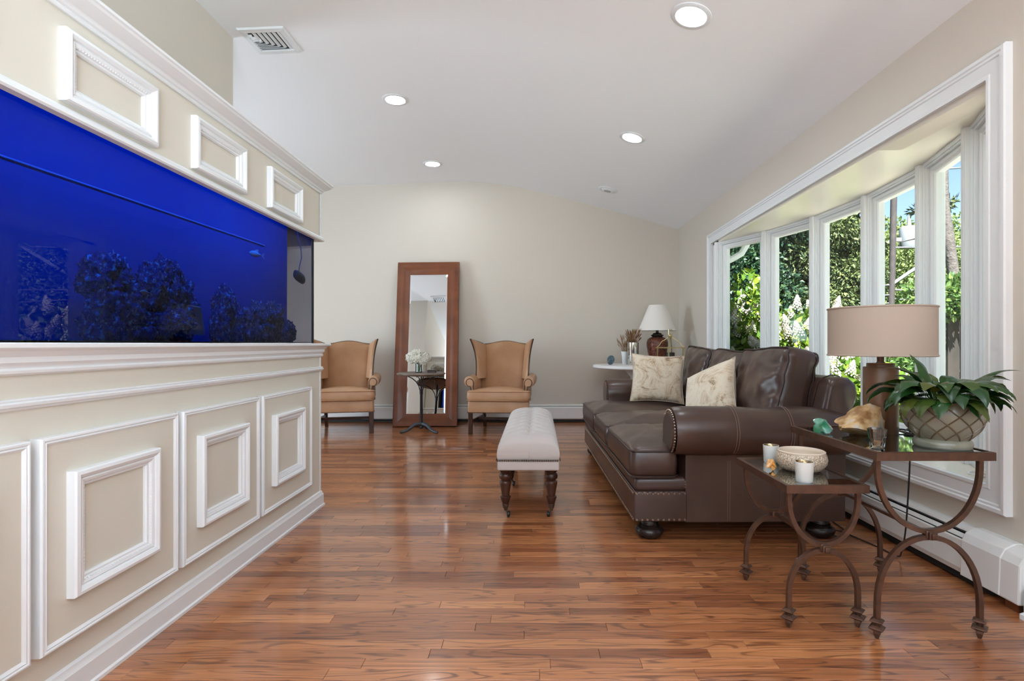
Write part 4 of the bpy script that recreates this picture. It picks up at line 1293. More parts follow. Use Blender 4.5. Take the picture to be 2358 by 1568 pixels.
# ------------------------------------------------------------------ nesting side tables
def nest_table(label, x0, x1, y0, y1, zt, lx0, lx1, ly0, ly1, rz=0.0):
    cx, cyy = (x0 + x1) / 2, (y0 + y1) / 2
    t = thing('nesting_table', label, 'side table', (cx, cyy, 0), rz, 'bronze iron nesting tables by the sofa')
    mb = MB(); mb.frame(lambda u, v, w: (u, v, zt - .030 + w), (x0, y0, x1, y1), [(0, 0), (0, .030), (.004, .0315), (.013, .0315), (.013, .026), (.013, 0)]); mb.build('top_frame', M['bronze'], t, smooth=0)
    mb = MB(); mb.box(x0 + .0125, x1 - .0125, y0 + .0125, y1 - .0125, zt - .010, zt - .002); mb.build('mirror_top', M['tablemirror'], t, smooth=0)
    zm = zt * .555
    mx = (lx0 + lx1) / 2; hw = (lx1 - lx0) / 2
    for yy in (ly0, ly1):
        pts = [(-hw, zt - .03)]
        for k in range(0, 25):
            a = PI + PI * k / 24
            pts.append((hw * math.cos(a) * (1 + .0 * math.sin(a)), zm + .011 + (zt - .03 - zm - .045) * (1 + math.sin(a) ** 1 if False else 1 - abs(math.sin(a)) ** 1.0)))
        pts.append((hw, zt - .03))
        mb = MB(); mb.tube([(mx + x, yy, z) for x, z in pts], .0125, 4, sx=.95); mb.build('upper_arch', M['bronze'], t, smooth=30)
        hw2 = hw
        pts = [(-hw2, .055)]
        for k in range(0, 25):
            a = PI - PI * k / 24
            pts.append((hw2 * math.cos(a), .12 + (zm - .011 - .12) * math.sin(a) ** .9 if True else 0))
        pts.append((hw2, .055))
        mb = MB(); mb.tube([(mx + x, yy, z) for x, z in pts], .0125, 4, sx=.95); mb.build('lower_arch', M['bronze'], t, smooth=30)
        mb = MB(); mb.rbox((mx, yy, zm), (.034, .030, .034), .008, 2); s_ = -1 if yy == ly0 else 1
        for rr, d in ((.013, .018), (.015, .024), (.011, .032)):
            mb.rbox((mx, yy + s_ * d, zm), (rr * 2, .012, rr * 2), .005, 1)
        mb.build('boss', M['bronze'], t, smooth=40)
        for s in (-1, 1):
            fx = mx + s * hw2
            ft = MB()
            for z, w, hgt in ((.066, .027, .009), (.040, .031, .010)):
                R = []
                for dz, sc in ((-hgt, .5), (-hgt * .2, 1.0), (hgt * .2, 1.0), (hgt, .5)):
                    R.append([(fx + w * sc * math.cos(a) * 1.1, yy + w * sc * math.sin(a) * 1.1, z + dz) for a in (0, PI / 2, PI, 3 * PI / 2)])
                ft.loft(R)
            R = [[(fx + w * math.cos(a), yy + w * math.sin(a), z) for a in (0, PI / 2, PI, 3 * PI / 2)] for z, w in ((.034, .014), (.020, .016), (.0, .008))]
            ft.loft(R)
            R = [[(fx + w * math.cos(a), yy + w * math.sin(a), z) for a in (PI / 4, 3 * PI / 4, 5 * PI / 4, 7 * PI / 4)] for z, w in ((.030, .012), (.075, .012))]
            ft.loft(R)
            ft.build('foot', M['bronze'], t, smooth=0, bevel=.002)
    mb = MB(); mb.tube([(mx, ly0, zm + .002), (mx, ly1, zm + .002)], .009, 4); mb.build('stretcher', M['bronze'], t, smooth=30)
    return t
nest_table('taller bronze nesting table holding the lamp and potted plant', 1.262, 1.700, 1.985, 2.640, .702, 1.292, 1.676, 2.030, 2.610)
nest_table('shorter bronze nesting table holding the carved bowl and white candle cups', .972, 1.289, 2.068, 2.578, .560, 1.000, 1.268, 2.110, 2.530)
ZT, ZS_ = .700, .558

# ------------------------------------------------------------------ drum-shade lamp
lc = Vector((1.588, 2.47, ZT))
L = thing('table_lamp', 'drum shade table lamp with brown cylinder base on the taller nesting table', 'lamp', lc)
mb = MB(); mb.lathe([(.0, 0), (.069, 0), (.070, .004), (.070, .292), (.068, .296), (.056, .297), (.056, .310), (.054, .313), (0, .313)], lc, 40, cap=False); mb.build('base', M['lampbrown'], L, smooth=40)
mb = MB(); mb.lathe([(.0, .31), (.020, .312), (.014, .320), (.015, .335), (.013, .350), (.015, .372), (0, .374)], lc, 20, cap=False); mb.build('neck', M['bronze'], L, smooth=40)
mb = MB(); mb.lathe([(.2125, .345), (.2125, .566), (.2105, .566), (.2105, .345)], lc, 64, cap=False); sh = mb.build('shade', M['shade'], L, smooth=40)
o_ = sh.modifiers.new('rim', 'WELD')
mb = MB(); mb.tube([(lc.x + .213 * math.cos(a), lc.y + .213 * math.sin(a), lc.z + .562) for a in [2 * PI * k / 48 for k in range(48)]], .004, 6, closed=True)
mb.tube([(lc.x + .213 * math.cos(a), lc.y + .213 * math.sin(a), lc.z + .349) for a in [2 * PI * k / 48 for k in range(48)]], .004, 6, closed=True); mb.build('shade_trim', M['shade'], sh)
mb = MB()
for k in range(3):
    a = 2 * PI * k / 3; mb.tube([(lc.x, lc.y, lc.z + .555), (lc.x + .211 * math.cos(a), lc.y + .211 * math.sin(a), lc.z + .555)], .002, 5)
mb.tube([(lc.x, lc.y, lc.z + .37), (lc.x, lc.y, lc.z + .565)], .004, 6); mb.build('harp', M['bronze'], L)
mb = MB(); mb.lathe([(.0, .565), (.012, .567), (.013, .573), (.006, .578), (0, .579)], lc, 16, cap=False); mb.build('finial', M['bronze'], L)
cord = [(lc.x + .066, lc.y + .01, ZT + .010), (lc.x + .10, lc.y - .01, ZT + .012), (lc.x + .135, lc.y - .06, ZT + .006), (lc.x + .10, lc.y - .10, ZT + .005), (lc.x + .06, lc.y - .075, ZT + .006)]
mb = MB(); mb.tube(cord, .0035, 6)
cord2 = [(1.722, 2.47, .68), (1.735, 2.49, .55), (1.76, 2.54, .36), (1.81, 2.63, .18), (1.86, 2.73, .05), (1.885, 2.80, .006), (1.87, 2.92, .005), (1.84, 3.06, .005), (1.80, 3.18, .005), (1.73, 3.20, .005), (1.715, 3.12, .005), (1.77, 3.06, .009), (1.83, 3.16, .010), (1.86, 3.35, .005), (1.90, 3.6, .005)]
def smooth_pts(P, n=5):
    P = [Vector(p) for p in P]; out = []
    for i in range(len(P) - 1):
        p0, p1, p2, p3 = P[max(i - 1, 0)], P[i], P[i + 1], P[min(i + 2, len(P) - 1)]
        for k in range(n):
            t = k / n
            out.append(.5 * ((2 * p1) + (p2 - p0) * t + (2 * p0 - 5 * p1 + 4 * p2 - p3) * t * t + (3 * p1 - p0 - 3 * p2 + p3) * t ** 3))
    out.append(P[-1]); return out
mb = MB(); mb.tube(smooth_pts(cord + [(lc.x + .105, lc.y - .02, ZT + .014), (1.712, 2.46, ZT + .012)] + cord2), .0036, 6); mb.build('cord', M['cordblack'], L)

# ------------------------------------------------------------------ potted plant
pc = Vector((1.600, 2.115, ZT))
pot = thing('potted_plant', 'leafy green plant in a round grey-green lattice ceramic pot', 'plant', pc)
def pot_material():
    m = mat('celadon_glaze', (.24, .245, .19), .22, spec=.6)
    n, l = nt(m); p = n['Principled BSDF']
    tc = n.new('ShaderNodeTexCoord'); t = n.new('ShaderNodeTexNoise'); t.inputs['Scale'].default_value = 9; t.inputs['Detail'].default_value = 6
    l.new(tc.outputs['Object'], t.inputs['Vector'])
    r = n.new('ShaderNodeValToRGB'); e = r.color_ramp.elements
    e[0].position = .35; e[0].color = (.175, .18, .135, 1); e[1].position = .7; e[1].color = (.27, .27, .225, 1)
    l.new(t.outputs['Fac'], r.inputs['Fac']); l.new(r.outputs['Color'], p.inputs['Base Color'])
    return m
M['pot'] = pot_material()
potp = [(.0, 0), (.090, 0), (.096, .006), (.097, .018), (.092, .030), (.086, .036), (.100, .052), (.118, .075), (.131, .100), (.137, .125), (.134, .150), (.124, .172), (.118, .180), (.110, .180), (.114, .17), (.11, .150), (0, .150)]
def facet(r, z, a):
    return r
mb = MB(); mb.lathe(potp, pc, 72, cap=False); pb = mb.build('pot', M['pot'], pot, smooth=45)
M['lattice'] = mat('brown_glaze_lattice', (.11, .085, .05), .25, spec=.6)
def pot_r(z):
    for (r0, z0), (r1, z1) in zip(potp[5:12], potp[6:13]):
        if z0 <= z <= z1: return lerp(r0, r1, (z - z0) / (z1 - z0))
    return .12
for k in range(12):
    for s in (-1, 1):
        pts = []
        for i in range(15):
            z = .038 + .135 * i / 14; a = 2 * PI * k / 12 + s * 1.15 * i / 14
            pts.append((pc.x + (pot_r(z) + .0005) * math.cos(a), pc.y + (pot_r(z) + .0005) * math.sin(a), pc.z + z))
        mb = MB(); mb.tube(pts, .0028, 5); mb.build('lattice_rib', M['lattice'], pb)
mb = MB(); mb.lathe([(.0, .155), (.110, .152)], pc, 30, cap=False); mb.build('soil', mat('dark_soil', (.02, .014, .01), .9), pot)
M['lily'] = leaf_mat('peace_lily_leaf', (.008, .042, .010), (.018, .070, .013), (.080, .092, .014), .26, .15, .55, per_object=True)
rl = random.Random(5)
def lily_leaf(az, r0, L_, w, el0, droop, twist=0.0, z0=.155):
    d = Vector((math.cos(az), math.sin(az), 0)); side = Vector((-d.y, d.x, 0))
    p = pc + d * r0 + Vector((0, 0, z0)); el = el0
    N = 16; ctr = []; dirs = []
    for i in range(N + 1):
        ctr.append(p.copy()); v = d * math.cos(el) + Vector((0, 0, math.sin(el))); dirs.append(v)
        p = p + v * L_ / N; el -= droop / N * (0.35 + 1.3 * i / N)
    vs = []
    for i in range(N + 1):
        t = i / N
        if t < .34: hw = .0022 + .002 * t
        else:
            q = (t - .34) / .66; hw = w * (math.sin(PI * min(1, q ** .72)) ** .85) * (1 - .25 * q) + .0006
        n_ = side.cross(dirs[i]).normalized()
        tw = twist * t; s2 = side * math.cos(tw) + n_ * math.sin(tw); n2 = n_ * math.cos(tw) - side * math.sin(tw)
        wav = .10 * math.sin(t * 19 + az * 3)
        for k, u in enumerate((-1, -.5, 0, .5, 1)):
            vs.append(ctr[i] + s2 * hw * u - n2 * hw * (-.30 * abs(u) + (wav * abs(u) if t > .4 else 0)))
    fs = [(i * 5 + k, i * 5 + k + 1, (i + 1) * 5 + k + 1, (i + 1) * 5 + k) for i in range(N) for k in range(4)]
    mb = MB(); mb.add(vs, fs); mb.build('leaf', M['lily'], pot, smooth=80, recalc=False)
for (az, L_, w, el, dr) in ((-8, .31, .026, .95, 1.30), (115, .235, .036, 1.45, 1.0), (165, .25, .034, 1.30, 1.7), (-60, .28, .042, 1.2, 2.9), (-95, .29, .046, 1.25, 3.2), (-120, .28, .044, 1.15, 3.0)):
    lily_leaf(rad(az), .02, L_, w, el, dr)
for i in range(58):
    az = i * 2.39996 + rl.uniform(-.25, .25)
    ring_ = i % 3
    L_ = (.215, .245, .235)[ring_] * rl.uniform(.88, 1.12); el = (.70, .98, 1.22)[ring_] + rl.uniform(-.15, .12)
    lily_leaf(az, rl.uniform(.015, .06), L_, rl.uniform(.032, .046), el, (2.4, 2.6, 2.2)[ring_] + rl.uniform(-.4, .6), rl.uniform(-.6, .6))

# ------------------------------------------------------------------ small things on the taller nesting table
def nugget(name, label, cat, c, size, m, seed, cut=(), sub=4, amp=.25):
    bm = bmesh.new(); bmesh.ops.create_icosphere(bm, subdivisions=sub, radius=1)
    for v in bm.verts:
        p = v.co.copy()
        d = 1 + amp * noise.fractal(p * 1.6 + Vector((seed, 0, 0)), 1.0, 2.0, 4)
        q = p * d
        for n_, k in cut:
            n_ = Vector(n_).normalized(); e = q.dot(n_) - k
            if e > 0: q -= n_ * e * .92
        v.co = Vector((q.x * size[0], q.y * size[1], q.z * size[2]))
    zmin = min(v.co.z for v in bm.verts) * .86
    for v in bm.verts: v.co.z = max(v.co.z, zmin) - zmin
    me = bpy.data.meshes.new(name); bm.to_mesh(me); bm.free(); me.materials.append(m)
    me.shade_smooth(); me.set_sharp_from_angle(angle=rad(40))
    o_ = bpy.data.objects.new(name, me); COL.objects.link(o_); o_.location = c
    return tag(o_, label, cat)
M['geode'] = mat('geode_stone', (.50, .30, .13), .6, bump=(45, .9, .006))
n, l = nt(M['geode']); p = n['Principled BSDF']; tc = n.new('ShaderNodeTexCoord'); t = n.new('ShaderNodeTexNoise'); t.inputs['Scale'].default_value = 14; t.inputs['Detail'].default_value = 7
l.new(tc.outputs['Object'], t.inputs['Vector']); r = n.new('ShaderNodeValToRGB'); e = r.color_ramp.elements
e[0].position = .36; e[0].color = (.30, .155, .055, 1); e[1].position = .66; e[1].color = (.30, .30, .33, 1); x = e.new(.48); x.color = (.58, .38, .18, 1); x = e.new(.56); x.color = (.56, .47, .36, 1)
l.new(t.outputs['Fac'], r.inputs['Fac']); l.new(r.outputs['Color'], p.inputs['Base Color'])
nugget('geode_rock', 'large golden-grey geode rock in front of the drum shade lamp', 'rock', (1.435, 2.36, ZT - .002), (.108, .070, .075), M['geode'], 3.3, cut=[((-.75, -.1, .75), .50), ((.8, -.6, .1), .72), ((.2, -.9, .5), .66), ((-.3, -.3, -1), .55)], amp=.40)
M['greenstone'] = mat('green_glass_stone', (.03, .20, .10), .08, spec=.8, coat=.5, var=(16, (.20, .42, .36), .42, .68))
nugget('green_crystal', 'glossy green glass stone at the back corner of the taller nesting table', 'crystal', (1.300, 2.43, ZT - .002), (.040, .036, .036), M['greenstone'], 5.4, cut=[((-.6, -.3, .8), .6), ((.7, -.4, .5), .62), ((0, -.9, .3), .66), ((-.8, -.5, -.1), .66), ((.3, -.2, .9), .72)], amp=.75, sub=3)
gc = Vector((1.308, 2.055, ZT))
g_ = thing('shot_glass', 'small clear fluted votive glass at the front corner of the taller nesting table', 'glass', gc)
M['clearglass'] = pane_mat('clear_glass', (.84, .82, .78), 2.2)
mb = MB(); mb.lathe([(.0, 0), (.022, 0), (.024, .004), (.026, .03), (.033, .080), (.0305, .080), (.0235, .032), (.020, .018), (0, .016)], gc, 12, cap=False); mb.build('glass', M['clearglass'], g_, smooth=20)
mb = MB(); mb.lathe([(.0, .017), (.019, .018), (.0225, .032), (0, .032)], gc, 16, cap=False); mb.build('wax', mat('amber_wax', (.55, .42, .24), .4), g_)

# ------------------------------------------------------------------ small things on the shorter nesting table
M['frost'] = mat('frosted_white_glass', (.72, .76, .75), .5, spec=.4, coat=.2)
M['goldin'] = mat('gold_lining', (.60, .46, .25), .25, metal=.9, var=(60, (.2, .14, .08), .5, .6))
def votive(label, x, y):
    c = Vector((x, y, ZS_)); t = thing('candle_cup', label, 'candle cup', c, 0, 'frosted white candle cups')
    mb = MB(); mb.lathe([(.0, 0), (.028, 0), (.031, .004), (.034, .080), (.0325, .080)], c, 28, cap=False); b_ = mb.build('cup', M['frost'], t, smooth=40)
    mb = MB(); mb.lathe([(.0325, .080), (.0322, .0795), (.030, .020), (0, .018)], c, 28, cap=False); mb.build('gold_lining', M['goldin'], t, smooth=40)
votive('white frosted candle cup at the back, left of the carved bowl', 1.096, 2.485)
votive('white frosted candle cup in front of the carved bowl', 1.073, 2.135)
bc2 = Vector((1.160, 2.335, ZS_))
bo = thing('carved_bowl', 'cream carved ceramic bowl on the shorter nesting table', 'bowl', bc2)
M['carved'] = mat('carved_cream_ceramic', (.56, .46, .35), .55)
n, l = nt(M['carved']); p = n['Principled BSDF']; tc = n.new('ShaderNodeTexCoord'); t = n.new('ShaderNodeTexVoronoi'); t.feature = 'DISTANCE_TO_EDGE'; t.inputs['Scale'].default_value = 85
nz = n.new('ShaderNodeTexNoise'); nz.inputs['Scale'].default_value = 30; mxv = n.new('ShaderNodeMixRGB'); mxv.inputs[0].default_value = .06
l.new(tc.outputs['Object'], nz.inputs['Vector']); l.new(tc.outputs['Object'], mxv.inputs[1]); l.new(nz.outputs['Color'], mxv.inputs[2]); l.new(mxv.outputs[0], t.inputs['Vector'])
r = n.new('ShaderNodeValToRGB'); e = r.color_ramp.elements; e[0].position = .02; e[0].color = (.34, .25, .17, 1); e[1].position = .16; e[1].color = (.66, .57, .45, 1)
l.new(t.outputs['Distance'], r.inputs['Fac']); l.new(r.outputs['Color'], p.inputs['Base Color'])
b = n.new('ShaderNodeBump'); b.inputs['Strength'].default_value = .8; b.inputs['Distance'].default_value = .003; l.new(r.outputs['Color'], b.inputs['Height']); l.new(b.outputs['Normal'], p.inputs['Normal'])
M['creamglaze'] = mat('smooth_cream_ceramic', (.66, .55, .43), .4)
mb = MB(); mb.lathe([(.0, 0), (.062, 0), (.070, .003), (.088, .015), (.100, .034), (.103, .050), (.099, .068), (.094, .078)], bc2, 48, cap=False); mb.build('carved_body', M['carved'], bo, smooth=60)
mb = MB(); mb.lathe([(.094, .078), (.095, .083), (.091, .086), (.087, .083), (.086, .07), (.09, .04), (.07, .015), (0, .012)], bc2, 48, cap=False); mb.build('rim', M['creamglaze'], bo, smooth=60)
nugget('orange_crystal', 'tiny orange and white crystal cluster left of the carved bowl', 'crystal', (1.028, 2.32, ZS_ - .002), (.021, .018, .026), mat('orange_crystal', (.62, .27, .05), .35, var=(50, (.75, .55, .38), .5, .65)), 2.2, cut=[((-.6, -.2, .7), .4), ((.7, -.3, .4), .5)], amp=.9, sub=3)

# ------------------------------------------------------------------ round white table by the back wall
rc = Vector((1.415, 7.02, 0))
rt = thing('pedestal_table', 'round white table with flared pedestal behind the sofa', 'table', rc)
mb = MB(); mb.lathe([(.0, .782), (.55, .782), (.60, .786), (.618, .798), (.620, .815), (.614, .828), (.60, .832), (0, .832)], rc, 64, cap=False); mb.build('tabletop', M['marblewhite'], rt, smooth=40)
mb = MB(); mb.lathe([(.0, 0), (.30, 0), (.29, .02), (.22, .06), (.13, .20), (.10, .40), (.105, .56), (.14, .68), (.20, .755), (.24, .770), (.30, .772), (.30, .783), (0, .783)], rc, 48, cap=False); mb.build('pedestal', M['plinth'], rt, smooth=50)
ZR = .832
ac = Vector((1.022, 7.00, ZR))
a_ = thing('agate_slice', 'small blue-grey agate slice standing on the round white table', 'stone', ac)
mb = MB(Matrix.Translation(ac + Vector((0, 0, .060))) @ Matrix.Rotation(rad(12), 4, 'Y'))
O = [(.046 * math.cos(a) * (1 + .06 * math.sin(3 * a)), .062 * math.sin(a)) for a in [2 * PI * k / 28 for k in range(28)]]
mb.loft([[(x * .92, -.009, z * .92) for x, z in O], [(x, -.005, z) for x, z in O], [(x, .006, z) for x, z in O], [(x * .92, .009, z * .92) for x, z in O]])
mb.build('slice', mat('blue_agate', (.055, .095, .125), .25, var=(30, (.17, .22, .25), .5, .7)), a_, smooth=40)
def dried(parent, c, z0, n_, spread, hmin, hmax, seed, m):
    rr = random.Random(seed); mb = MB()
    for i in range(n_):
        a = rr.uniform(0, 2 * PI); s = spread * math.sqrt(rr.random()); hgt = rr.uniform(hmin, hmax)
        p0 = Vector((c.x + .012 * math.cos(a), c.y + .012 * math.sin(a), z0)); p1 = Vector((c.x + s * .5 * math.cos(a), c.y + s * .5 * math.sin(a), z0 + hgt * .6)); p2 = Vector((c.x + s * math.cos(a), c.y + s * math.sin(a), z0 + hgt))
        p15 = p1.lerp(p2, .35)
        mb.tube([p0, p1, p15], .0016, 4)
        mb.tube([p15, p15.lerp(p2, .25), p15.lerp(p2, .7), p2], [.002, .0055, .0045, .001], 5)
    o_ = mb.build('dried_stems', m, parent, smooth=60, recalc=False); o_['kind'] = 'stuff'
M['dried'] = leaf_mat('dried_lavender', (.16, .075, .045), (.27, .145, .075), (.40, .25, .12), .8, .1)
M['mercury'] = mat('mercury_glass', (.72, .71, .66), .14, metal=.9, bump=(30, .25, .003), var=(28, (.30, .26, .20), .60, .68))
mc = Vector((1.302, 6.96, ZR))
v_ = thing('mercury_vase', 'silvery mercury glass vase of dried stems on the round white table', 'vase', mc)
mb = MB(); mb.lathe([(.0, 0), (.066, 0), (.070, .006), (.072, .285), (.068, .289), (.066, .285), (.064, .02), (0, .016)], mc, 36, cap=False); mb.build('vase_body', M['mercury'], v_, smooth=40)
dried(v_, mc, ZR + .20, 95, .115, .12, .27, 3, M['dried'])
wc = Vector((1.222, 7.10, ZR))
v_ = thing('white_vase', 'small white flared vase of dried stems behind the silvery vase', 'vase', wc)
mb = MB(); mb.lathe([(.0, 0), (.030, 0), (.034, .01), (.040, .10), (.052, .17), (.049, .17), (.036, .10), (.03, .015), (0, .012)], wc, 28, cap=False); mb.build('vase_body', M['white'], v_, smooth=40)
dried(v_, wc, ZR + .10, 46, .12, .16, .30, 4, leaf_mat('dried_grass', (.30, .17, .08), (.40, .25, .12), (.22, .12, .07), .8, .1))
kc = Vector((1.435, 6.86, ZR))
k_ = thing('wooden_knot', 'small brown carved knot beside the silvery vase', 'ornament', kc)
mb = MB(); mb.tube([(kc.x + .045 * math.cos(a) + .012 * math.cos(3 * a), kc.y + .02 * math.sin(2 * a), kc.z + .046 + .030 * math.sin(a)) for a in [2 * PI * k / 30 for k in range(30)]], .0155, 8, closed=True); mb.build('knot', mat('red_brown_wood', (.16, .06, .035), .45), k_)
lc2 = Vector((1.635, 7.06, ZR))
L2 = thing('table_lamp', 'urn lamp with mottled red-brown base and white cone shade on the round table', 'lamp', lc2)
M['urn'] = mat('mottled_red_glaze', (.085, .022, .012), .3, spec=.5, bump=(22, .5, .008))
n, l = nt(M['urn']); p = n['Principled BSDF']; tc = n.new('ShaderNodeTexCoord'); t = n.new('ShaderNodeTexVoronoi'); t.inputs['Scale'].default_value = 42; l.new(tc.outputs['Object'], t.inputs['Vector'])
r = n.new('ShaderNodeValToRGB'); e = r.color_ramp.elements; e[0].position = .25; e[0].color = (.050, .014, .009, 1); e[1].position = .62; e[1].color = (.21, .062, .034, 1); l.new(t.outputs['Distance'], r.inputs['Fac']); l.new(r.outputs['Color'], p.inputs['Base Color'])
mb = MB(); mb.lathe([(.0, 0), (.082, 0), (.088, .012), (.100, .06), (.122, .16), (.137, .24), (.138, .285), (.126, .325), (.100, .348), (.078, .356), (0, .358)], lc2, 40, cap=False); mb.build('urn_body', M['urn'], L2, smooth=60)
mb = MB(); mb.lathe([(.0, .355), (.070, .356), (.066, .366), (.080, .374), (.082, .384), (.060, .394), (.052, .408), (.026, .414), (.018, .420), (.018, .462), (0, .464)], lc2, 32, cap=False); mb.build('collar', M['bun'], L2, smooth=40)
mb = MB(); mb.lathe([(.246, .440), (.108, .772), (.106, .772), (.243, .440)], lc2, 48, cap=False); mb.build('shade', M['shadewhite'], L2, smooth=40)
mb = MB(); mb.tube([(lc2.x, lc2.y, lc2.z + .46), (lc2.x, lc2.y, lc2.z + .765)], .005, 6); mb.tube([(lc2.x - .107, lc2.y, lc2.z + .76), (lc2.x + .107, lc2.y, lc2.z + .76)], .002, 5); mb.build('harp', M['bronze'], L2)
# brass lantern
nc = Vector((1.745, 6.83, ZR))
ln = thing('brass_lantern', 'square open brass lantern holding a black candle on the round table', 'lantern', nc, rad(24))
hw = .118
M['lanternglass'] = pane_mat('lantern_glass', (.97, .97, .95), .5)
mb = MB(); mb.frame(lambda u, v, w: (nc.x + u, nc.y + v, nc.z + w), (-hw, -hw, hw, hw), [(0, 0), (0, .012), (.022, .012), (.022, 0)]); mb.box(nc.x - hw + .01, nc.x + hw - .01, nc.y - hw + .01, nc.y + hw - .01, nc.z + .001, nc.z + .006); mb.build('base_frame', M['brass'], ln, smooth=0)
mb = MB(); mb.frame(lambda u, v, w: (nc.x + u, nc.y + v, nc.z + w), (-hw - .012, -hw - .012, hw + .012, hw + .012), [(0, .215), (0, .228), (.034, .228), (.034, .215)]); mb.build('top_frame', M['brass'], ln, smooth=0)
for sx in (-1, 1):
    for sy in (-1, 1):
        mb = MB(); mb.box(nc.x + sx * (hw - .007) - .006, nc.x + sx * (hw - .007) + .006, nc.y + sy * (hw - .007) - .006, nc.y + sy * (hw - .007) + .006, nc.z, nc.z + .22); mb.build('post', M['brass'], ln, smooth=0)
        mb = MB(); mb.tube(smooth_pts([(nc.x + sx * hw, nc.y + sy * hw, nc.z + .228), (nc.x + sx * hw * .82, nc.y + sy * hw * .82, nc.z + .25), (nc.x + sx * hw * .62, nc.y + sy * hw * .62, nc.z + .30), (nc.x + sx * hw * .42, nc.y + sy * hw * .42, nc.z + .318), (nc.x + sx * hw * .22, nc.y + sy * hw * .22, nc.z + .345), (nc.x + sx * .012, nc.y + sy * .012, nc.z + .352)], 4), .0055, 6); mb.build('scroll_arm', M['brass'], ln)
mb = MB(); mb.lathe([(.0, .345), (.020, .347), (.024, .356), (.018, .362), (.024, .370), (.022, .384), (.010, .392), (0, .393)], nc, 18, cap=False); mb.build('collar', M['brass'], ln, smooth=50)
mb = MB(); mb.tube([(nc.x - .024, nc.y, nc.z + .385), (nc.x - .024, nc.y, nc.z + .452), (nc.x + .024, nc.y, nc.z + .452), (nc.x + .024, nc.y, nc.z + .385)], .0052, 6, closed=True); mb.build('handle', M['brass'], ln)
mb = MB(); mb.lathe([(.0, .008), (.055, .008), (.055, .158), (.050, .162), (.030, .158), (0, .158)], nc, 28, cap=False); cd = mb.build('candle', mat('black_candle', (.012, .015, .016), .4), ln, smooth=40)
mb = MB(); mb.tube([(nc.x, nc.y, nc.z + .157), (nc.x, nc.y, nc.z + .172)], .0015, 5); mb.build('wick', M['linen'], cd)
# cord trailing on the window seat
sc_ = thing('blind_cord', 'coiled thin cord lying on the window seat at the near end', 'cord', (2.20, 2.66, ZB))
mb = MB(); mb.tube(smooth_pts([(2.12, 2.56, ZB + .10), (2.13, 2.58, ZB + .03), (2.18, 2.62, ZB + .005), (2.24, 2.66, ZB + .005), (2.22, 2.72, ZB + .006), (2.16, 2.68, ZB + .006), (2.20, 2.60, ZB + .008), (2.28, 2.70, ZB + .005)]), .004, 6); mb.build('cord', M['heater'], sc_)

# ------------------------------------------------------------------ outside the window
GZ = -.45
mb = MB(); mb.box(2.2, 70, -25, 70, GZ - .2, GZ)
M['lawn'] = mat('lawn', (.020, .048, .010), .9, spec=.1, var=(3, (.036, .066, .014), .35, .7), bump=(40, .6, .03))
struct(mb.build('ground', M['lawn'], smooth=0), 'green lawn outside the bow window')

mb = MB(); mb.box(3.85, 6.9, -6, 11.5, GZ, GZ + .03)  # unseen pale slab, added to bounce sunlight up onto the soffit
struct(mb.build('bounce_slab', mat('pale_bounce', (.68, .645, .57), .9, spec=.1, var=(4, (.60, .57, .50), .4, .7)), smooth=0), 'added pale slab below the sill line, bouncing light into the bow window')

def add_mesh_np(name, V, F, m, parent, stuff=True):
    me = bpy.data.meshes.new(name)
    off = parent_origin(parent)
    V = np.asarray(V, dtype=np.float32) - np.array(off, dtype=np.float32)
    F = np.asarray(F, dtype=np.int32)
    k = F.shape[1]
    me.vertices.add(len(V)); me.vertices.foreach_set('co', V.ravel())
    me.loops.add(F.size); me.loops.foreach_set('vertex_index', F.ravel())
    me.polygons.add(len(F)); me.polygons.foreach_set('loop_start', np.arange(0, F.size, k, dtype=np.int32)); me.polygons.foreach_set('loop_total', np.full(len(F), k, dtype=np.int32))
    me.update(calc_edges=True); me.materials.append(m)
    o_ = bpy.data.objects.new(name, me); COL.objects.link(o_); o_.parent = parent
    if stuff: o_['kind'] = 'stuff'
    return o_

def leaves(P, D, size, aspect, rs, fold=.25):
    """leaf blades (two folded quads each) at P pointing along D"""
    n_ = len(P)
    D = D / np.maximum(1e-6, np.linalg.norm(D, axis=1, keepdims=True))
    rv = rs.normal(size=(n_, 3)); S = np.cross(D, rv); S /= np.maximum(1e-6, np.linalg.norm(S, axis=1, keepdims=True))
    N = np.cross(S, D)
    L_ = (size * rs.uniform(.65, 1.25, n_))[:, None]; W_ = L_ * aspect
    a = P; b = P + D * L_ * .5; c = P + D * L_ - N * L_ * .12
    l_ = P + D * L_ * .42 + S * W_ + N * W_ * fold; r_ = P + D * L_ * .42 - S * W_ + N * W_ * fold
    V = np.stack([a, l_, c, r_], 1).reshape(-1, 3)
    i = np.arange(n_) * 4
    F = np.concatenate([np.stack([i, i + 1, i + 2], 1), np.stack([i, i + 2, i + 3], 1)])
    return V, F

def crown(name, m, parent, blobs, n_, size, aspect, seed, down=-.2, shell=.45):
    rs = np.random.RandomState(seed)
    w = np.array([b[3] * b[4] + b[4] * b[5] + b[3] * b[5] for b in blobs]); w = w / w.sum()
    ids = rs.choice(len(blobs), n_, p=w); B = np.array(blobs)[ids]
    d = rs.normal(size=(n_, 3)); d /= np.linalg.norm(d, axis=1, keepdims=True)
    rr = 1 - shell * rs.random_sample(n_) ** 1.5
    P = B[:, :3] + d * B[:, 3:6] * rr[:, None]
    D = d + rs.normal(size=(n_, 3)) * .6; D[:, 2] += down
    P[:, 2] = np.maximum(P[:, 2], GZ + .02)
    V, F = leaves(P, D, size, aspect, rs)
    return add_mesh_np(name, V, F, m, parent)

